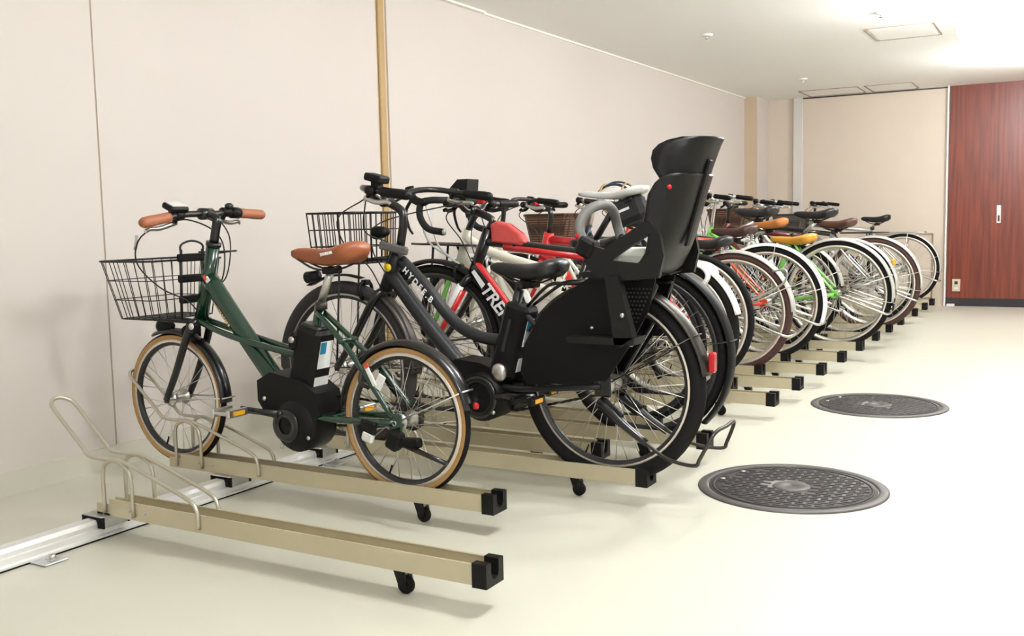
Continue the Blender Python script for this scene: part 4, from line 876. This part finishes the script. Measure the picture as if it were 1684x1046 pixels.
# ------------------------------------------------------------------ generic builder for the bikes behind
def bike(Y, label, fu, ru, R, tr, style, k, saddle_k='black_leather', sp=None, rim='rim_silver', tyre='rubber', side=None, fend=None, fend_r=(8, 165), bar='city', bar_p=None, bar_k='alloy', grip='black_plastic', basket=None, rackp=None, ang=1.0, fork_k=None, dz=0.0, spoke='spoke', stand=True, spring=False, fat=1.0, head=None, fstay=(25,), chaing=None, sadL=.28, sadw=.09, flap=False, refl=None):
    zb = CH + dz; T = Thing('bicycle', label, 'bicycle', ((fu + ru) / 2, Y, zb), GRP); zc = zb + R; fh, rh = (fu, zc), (ru, zc)
    hb = (fu + .155, zc + .35 * R / .34); ht = (hb[0] + .05, hb[1] + (.15 if style != 'diamond' else .12))
    if head: ht, hb = head
    bb = (ru - .44, zc - .055); stop = (bb[0] + .155, bb[1] + .45); sp = sp or (stop[0] + .05, stop[1] + .12)
    mb = MB()
    tubes(mb, Y, [([ht, hb], .021)], k)
    if style == 'diamond':
        tubes(mb, Y, [([(ht[0] - .01, ht[1] - .035), (stop[0] - .01, stop[1] - .03)], .019 * fat), ([(hb[0] + .012, hb[1] + .03), bb], .025 * fat), ([stop, bb], .0165)], k)
        if fat > 1: tubes(mb, Y, [([ht, hb], .028)], k)
    elif style == 'sloping':
        tubes(mb, Y, [([(ht[0] - .01, ht[1] - .04), (ht[0] + .14, ht[1] - .11), (stop[0] - .02, stop[1] - .10)], .0215), ([(hb[0] + .012, hb[1] + .03), bb], .025), ([stop, bb], .0175)], k)
    elif style == 'twin':
        tubes(mb, Y, [([(hb[0] + .012, hb[1] + .03), bb], .022), ([stop, bb], .0165)], k)
        for s in (-1, 1): tubes(mb, Y, [([(ht[0] - .008, s * .016, ht[1] - .03), (bb[0] - .10, s * .03, bb[1] + .24), (bb[0] + .085, s * .02, bb[1] + .20)], .0105)], k)
    else:   # low step-through
        m1 = (hb[0] + .16, hb[1] - .20)
        tubes(mb, Y, [([(hb[0] + .012, hb[1] + .02), (hb[0] + .13, hb[1] - .24), (bb[0] - .12, bb[1] + .07), bb], .0215), ([stop, bb], .0165), ([(ht[0] - .008, ht[1] - .04), (ht[0] + .10, ht[1] - .20), (bb[0] - .06, bb[1] + .20), (bb[0] + .08, bb[1] + .22)], .0175)], k)
    for s in (-1, 1):
        tubes(mb, Y, [([(stop[0] - .01, s * .015, stop[1] - .03), (stop[0] + .09, s * .045, stop[1] - .17), (ru - .005, s * .062, zc + .02)], .0085), ([(bb[0] + .02, s * .03, bb[1]), (bb[0] + .13, s * .052, bb[1] + .01), (ru, s * .062, zc)], .0105)], k); mb.box((ru, Y + s * .062, zc), (.045, .008, .05), k, bev=.004)
    fr = T.part('frame', mb); T.fr = fr
    fork(T, hb, fh, Y, fork_k or k, .052, (.015, .010))
    wheel(T, 'front_wheel', fh, Y, R, tr, rim, tyre, side, spoke, n=28, inner='alloy' if rim == 'rim_silver' else None); wheel(T, 'rear_wheel', rh, Y, R, tr, rim, tyre, side, spoke, n=36, rear=True, inner='alloy' if rim == 'rim_silver' else None)
    if fend:
        fender(T, 'front_fender', fh, Y, R, 5, 140, fend, .028, .012, [10]); f = fender(T, 'rear_fender', rh, Y, R, fend_r[0], fend_r[1], fend, .03, .012, list(fstay), flap=flap)
        a = math.radians(fend_r[0] + 30)
        if refl: reflector(T, (ru + (R + .028) * math.cos(a), Y, zc + (R + .028) * math.sin(a)), refl, (.018, .034, .04), f)
    bp = bar_p or (ht[0] + .02, 1.03)
    if bar == 'city': stem(T, ht, bp, Y, bar_k, .0125, [(ht[0] + .02, bp[1] - .04)]); b, P = city_bar(T, bp, Y, bar_k, .255, .17, .035, grip)
    elif bar == 'flat': stem(T, ht, bp, Y, 'black_paint', .0155, [(ht[0] + .01, bp[1] - .015)]); b, P = flat_bar(T, bp, Y, bar_k, .255, .04, .02, grip)
    T.bar, T.P, T.fh, T.rh, T.ht, T.hb, T.bb, T.zc = (b if bar in ('city', 'flat') else None), (P if bar in ('city', 'flat') else None), fh, rh, ht, hb, bb, zc
    if bar in ('city', 'flat'):
        for s in (-1, 1): cable(T, [V(bp[0] + .02, Y + s * .16, bp[1] + .01), V(bp[0] - .07, Y + s * .10, bp[1] - .04), V(ht[0] - .06, Y + s * .03, ht[1]), V(hb[0], Y + s * .025, hb[1] - .02)])
    caliper(T, (fh[0] + .11, fh[1] + R * .9), Y, 'alloy')
    saddle(T, sp, Y, saddle_k, sadL, sadw, .02, .06, post=stop, post_k='alloy', spring=spring)
    crank(T, bb, Y, ang, .165, .07, 'alloy', 'black_plastic', .07, .08, chain_to=rh, cover=chaing)
    if basket == 'wicker': wicker_basket(T, ht[0] - .37, ht[0] - .06, .17, ht[1] - .13, ht[1] + .07, Y)
    elif basket == 'dark': wicker_basket(T, ht[0] - .37, ht[0] - .06, .17, ht[1] - .13, ht[1] + .07, Y, 'wicker_dark')
    elif basket == 'wire': wire_basket(T, ht[0] - .37, ht[0] - .06, .17, ht[1] - .13, ht[1] + .07, Y, 'alloy')
    if basket:
        mb = MB(); tubes(mb, Y, [([(ht[0] - .2, -.07, ht[1] - .13), (fu, -.06, zc)], .0045), ([(ht[0] - .2, .07, ht[1] - .13), (fu, .06, zc)], .0045), ([(ht[0] - .07, 0, ht[1] - .02), (ht[0], 0, ht[1] - .01)], .008)], 'alloy'); T.part('basket_stay', mb)
    if rackp: rack(T, rh, Y, R, rackp[0], rackp[1], rackp[2], rackp[3])
    if stand: kick_double(T, rh, Y, 'alloy') if fend else kick_side(T, (ru - .06, zc - .01), Y, (ru + .16, zc - .11))
    return T
# 4 drop bar bicycle
T = bike(3.9, 'cream drop bar bicycle with lime green fork, white cables and small front rack', .72, 1.72, .338, .013, 'sloping', 'cream_paint', 'black_leather', sp=(1.60, .86), rim='rim_black', bar='none', ang=2.2, fork_k='lime_paint', stand=False, spoke='spoke_dark')
Y = 3.9; stem(T, T.ht, (.90, 1.055), Y, 'black_paint', .0155, [(.96, 1.0)])
mb = MB(); hs = [(0, 0, 0), (0, .06, 0), (-.01, .17, 0), (-.05, .195, .0), (-.095, .20, -.012), (-.10, .205, -.07), (-.055, .21, -.125), (.03, .215, -.142)]
LL = [V(.90 + a, Y - b, 1.055 + c) for a, b, c in hs][::-1] + [V(.90 + a, Y + b, 1.055 + c) for a, b, c in hs[1:]]
P = spl(LL, 5); mb.tube(P, .0155, 'black_fabric', 12); bar = T.part('handlebar', mb)
for s in (-1, 1):
    mb = MB(); q = V(.805, Y + s * .2, 1.047); mb.tube(spl([q + V(.03, 0, .004), q, q + V(-.045, 0, .02), q + V(-.062, 0, .07)], 4), [.017, .021], 'black_plastic', 12); hd = T.part('brake_hood', mb, bar)
    mb = MB(); mb.tube(spl([q + V(-.055, 0, .01), q + V(-.085, 0, -.04), q + V(-.07, 0, -.11), q + V(-.05, 0, -.14)], 4), [.008, .005], 'black_plastic', 8); T.part('brake_lever', mb, hd)
    mb = MB(); mb.tube([P[0] if s < 0 else P[-1], (P[0] if s < 0 else P[-1]) + V(.006, 0, 0)], .014, 'alloy', 10); T.part('bar_plug', mb, bar)
    cable(T, [q + V(-.01, 0, .0), q + V(-.005, -s * .01, -.10), V(.81, Y + s * .14, .86), V(.87, Y + s * .05, .785), V(.95, Y, .71)], 'cable_white', .0044); cable(T, [q + V(.02, 0, .0), q + V(.03, -s * .03, -.09), V(.84, Y + s * .12, .85), V(.885, Y + s * .03, .76), V(.92, Y, .70)], 'cable_white', .0044)
mb = MB(); mb.box((.80, Y, .853), (.30, .13, .006), 'wicker', R3('Y', .03)); fk = T.part('front_rack', mb)
mb = MB(); tubes(mb, Y, [([(.65, -.065, .86), (.95, -.065, .85), (.95, .065, .85), (.65, .065, .86)], .005)] + [([(.77, s * .062, .85), (.723, s * .062, T.zc)], .006) for s in (-1, 1)] + [([(.86, 0, .85), (.885, 0, .79)], .006)], 'black_paint'); T.part('rack_leg', mb, fk)
# 5 cream city bicycle with the white rack
T = bike(4.42, 'cream step-through bicycle with bright white rear fender and white tube rack', .62, 1.69, .345, .024, 'step', 'cream_paint', sp=(1.42, .86), tyre='rubber', rim='rim_silver', fend='white_paint', fend_r=(14, 160), bar='city', bar_k='black_paint', rackp=None, ang=2.0, head=((.79, .88), (.745, .73)), stand=False, fstay=())
Y = 4.42; rk = MB()
for w in (-.075, -.045): tubes(rk, Y, [([(1.52, w, .742), (1.80, w, .742), (1.87, w, .735), (1.905, w, .70), (1.89, w, .655), (1.80, w * 1.0, .55)], .008)], 'white_paint')
for w in (.075, .045): tubes(rk, Y, [([(1.52, w, .742), (1.80, w, .742), (1.87, w, .735), (1.905, w, .70), (1.89, w, .655), (1.80, w * 1.0, .55)], .008)], 'white_paint')
tubes(rk, Y, [([(1.55, -.075, .742), (1.55, .075, .742)], .007), ([(1.78, -.075, .742), (1.78, .075, .742)], .007), ([(1.80, -.075, .55), (1.70, -.068, T.zc + .02)], .006), ([(1.80, .075, .55), (1.70, .068, T.zc + .02)], .006)], 'white_paint'); T.part('rear_rack', rk)
# 6 red hybrid
T = bike(4.95, 'bright red hybrid bicycle with white lettering, behind the cream step-through bicycle', .575, 1.605, .345, .018, 'diamond', 'red_paint', sp=(1.36, .95), rim='rim_silver', tyre='rubber', bar='flat', bar_k='black_paint', bar_p=(.73, 1.02), ang=2.4, head=((.792, .885), (.752, .735)), stand=False, fat=1.25)
Y = 4.95; a, b = V(.80, 0, .72), V(1.13, 0, .40); d = (b - a).normalized(); up = V(-d.z, 0, d.x); mb = MB(); text_mesh(mb, 'TREK', V(.835, Y - .033, .665) - up * .018, d, up, .056, 'label_white'); T.part('frame_lettering', mb, T.fr, 'white lettering reading TREK')
mb = MB(); mb.box((.735, Y - .05, 1.05), (.03, .05, .025), 'red_reflector', bev=.004); T.part('bell', mb, T.bar, 'red bell')
# 7 brown tyres + wicker basket
T = bike(5.47, 'city bicycle with brown tyres, silver fender and brown wicker front basket', .59, 1.675, .335, .021, 'step', 'navy_paint', 'black_leather', sp=(1.54, .815), tyre='rubber_brown', fend='fender_silver', fend_r=(2, 165), bar='city', basket='wicker', ang=1.4, stand=True, spring=True)
Y = 5.47; mb = MB(); c = T.rh; mb.tube(spl([V(c[0], Y - .07, c[1] + .02), V(c[0] + .16, Y - .075, c[1] + .09), V(c[0] + .30, Y - .075, c[1] + .17), V(c[0] + .315, Y - .075, c[1] + .24), V(c[0] + .24, Y - .07, c[1] + .235)], 5), .0062, 'silver_paint', 8); mb.tube(spl([V(c[0], Y - .07, c[1] + .06), V(c[0] + .09, Y - .075, c[1] + .18)], 5), .006, 'silver_paint', 8); T.part('rack_stay', mb)
# 8 orange
T = bike(6.025, 'orange framed bicycle with brown saddle and white rear fender', .62, 1.71, .345, .02, 'diamond', 'orange_paint', 'dark_brown_leather', sp=(1.52, .87), tyre='rubber', fend='white_paint', fend_r=(-20, 165), bar='city', bar_p=(.74, 1.03), ang=1.2, fstay=(15, 80), spring=True)
OR = T
# 9 black bike with tall saddle
T = bike(6.48, 'black bicycle with tall black saddle, between the orange and lime green bicycles', .53, 1.60, .34, .02, 'diamond', 'black_paint', 'black_leather', sp=(1.53, .985), fend='black_plastic', bar='flat', bar_k='black_paint', ang=3.1)
# 10 white with amber saddle
T = bike(7.02, 'white bicycle with amber saddle, just behind the mustard saddle', .53, 1.62, .335, .02, 'diamond', 'white_paint', 'amber_leather', sp=(1.45, .905), fend='fender_silver', bar='city', ang=3.1)
# 11 lime green with mustard saddle
T = bike(6.735, 'lime green city bicycle with mustard yellow saddle and silver fenders', .885, 1.975, .35, .018, 'twin', 'lime_paint', 'mustard_leather', sp=(1.705, .80), tyre='rubber', fend='fender_silver', fend_r=(-8, 160), bar='city', bar_k='chrome', bar_p=(1.16, 1.06), ang=1.9, head=((1.13, .875), (1.09, .76)), fstay=(-8, 20), sadL=.30, sadw=.10, flap=True)
bell(T, T.bar, V(1.14, 6.62, 1.125), 'chrome', .022)
for q in (-.14, .13): cable(T, [V(1.22, 6.735 + q, 1.07), V(1.08, 6.735 + q * .9, 1.04), V(1.03, 6.735 + q * .5, .94), V(1.08, 6.735 + q * .2, .85), V(1.10, 6.735, .76)], 'alloy', .004)
lamp(T, (1.02, 6.70, .93), 'alloy'); LG = T
# 12 dark red
T = bike(7.3, 'dark red bicycle with high black saddle and black fenders', .86, 1.915, .345, .022, 'diamond', 'dark_red_paint', 'black_leather', sp=(1.72, .965), tyre='rubber', fend='fender_silver', fend_r=(0, 160), bar='flat', bar_k='black_paint', ang=1.0, sadL=.30, sadw=.10, refl='amber_reflector')
# 13 silver with wicker basket
T = bike(7.85, 'silver bicycle with brown saddle, reddish tyres and brown wicker front basket', .93, 2.0, .345, .021, 'step', 'silver_paint', 'brown_leather', sp=(1.75, .89), tyre='rubber_brown', fend='fender_silver', fend_r=(-5, 160), bar='city', basket='wicker', ang=2.2, fstay=(-8, 15), sadL=.29, sadw=.1)
# 14 dark with black rack
T = bike(8.385, 'dark bicycle with flat black rear rack, second from the back wall', .85, 1.90, .34, .021, 'diamond', 'black_paint', 'dark_brown_leather', sp=(1.62, .88), tyre='rubber', fend='black_plastic', bar='city', bar_k='black_paint', rackp=(1.66, 2.02, .80, 'black_paint'), ang=1.5)
# 15 last
T = bike(10.23, 'last bicycle by the back wall with thin black saddle, silver rack and silver wheel', .80, 1.86, .335, .018, 'diamond', 'silver_paint', 'black_leather', sp=(1.62, .905), tyre='rubber', fend='fender_silver', fend_r=(-5, 160), bar='city', bar_k='black_paint', rackp=(1.70, 2.06, .765, 'chrome'), basket='dark', ang=1.5, sadL=.27, sadw=.065, fstay=(-6, 20))

# helmet hanging on the handlebar of the orange bicycle
hx, hy, hz = .74, 6.01, 1.115
t = Thing('bicycle_helmet', 'white and dark bicycle helmet with tan straps resting on a handlebar beyond the child seat', 'helmet', (hx, hy, hz - .05))
mb = MB(); secs = []
for i in range(9):
    a = PI / 2 * i / 8; secs.append([V(hx + .15 * math.cos(a) * math.cos(b), hy + .11 * math.cos(a) * math.sin(b), hz - .05 + .12 * math.sin(a)) for b in [2 * PI * j / 24 for j in range(24)]])
mb.loft(secs, 'white_metal', caps=False); mb.loft([[q * 1 for q in secs[0]], [V(hx + (q.x - hx) * .85, hy + (q.y - hy) * .85, q.z) for q in secs[0]], [V(hx + (q.x - hx) * .7, hy + (q.y - hy) * .7, q.z + .06) for q in secs[0]]], 'black_plastic'); sh = t.part('shell', mb)
for q in (-.055, 0, .055):
    mb = MB(); mb.tube(spl([V(hx + .128 * math.cos(a), hy + q, hz - .047 + .118 * math.sin(a) * (1 - abs(q) * 2.2)) for a in [PI * (.12 + .76 * j / 8) for j in range(9)]], 3), .011, 'navy_paint', 8, flat=.5, up=V(0, 1, 0)); t.part('vent', mb, sh)
for sx in (-.08, .07):
    mb = MB(); mb.tube(spl([V(hx + sx, hy + .112 * math.cos(a), hz - .05 + .125 * math.sin(a) * .93) for a in [PI * j / 10 for j in range(11)]] + [V(hx + sx * .6, hy - .10, hz - .10), V(hx + sx * .2, hy - .06, hz - .15)], 3), .0085, 'strap_tan', 6, flat=.3); t.part('strap', mb)
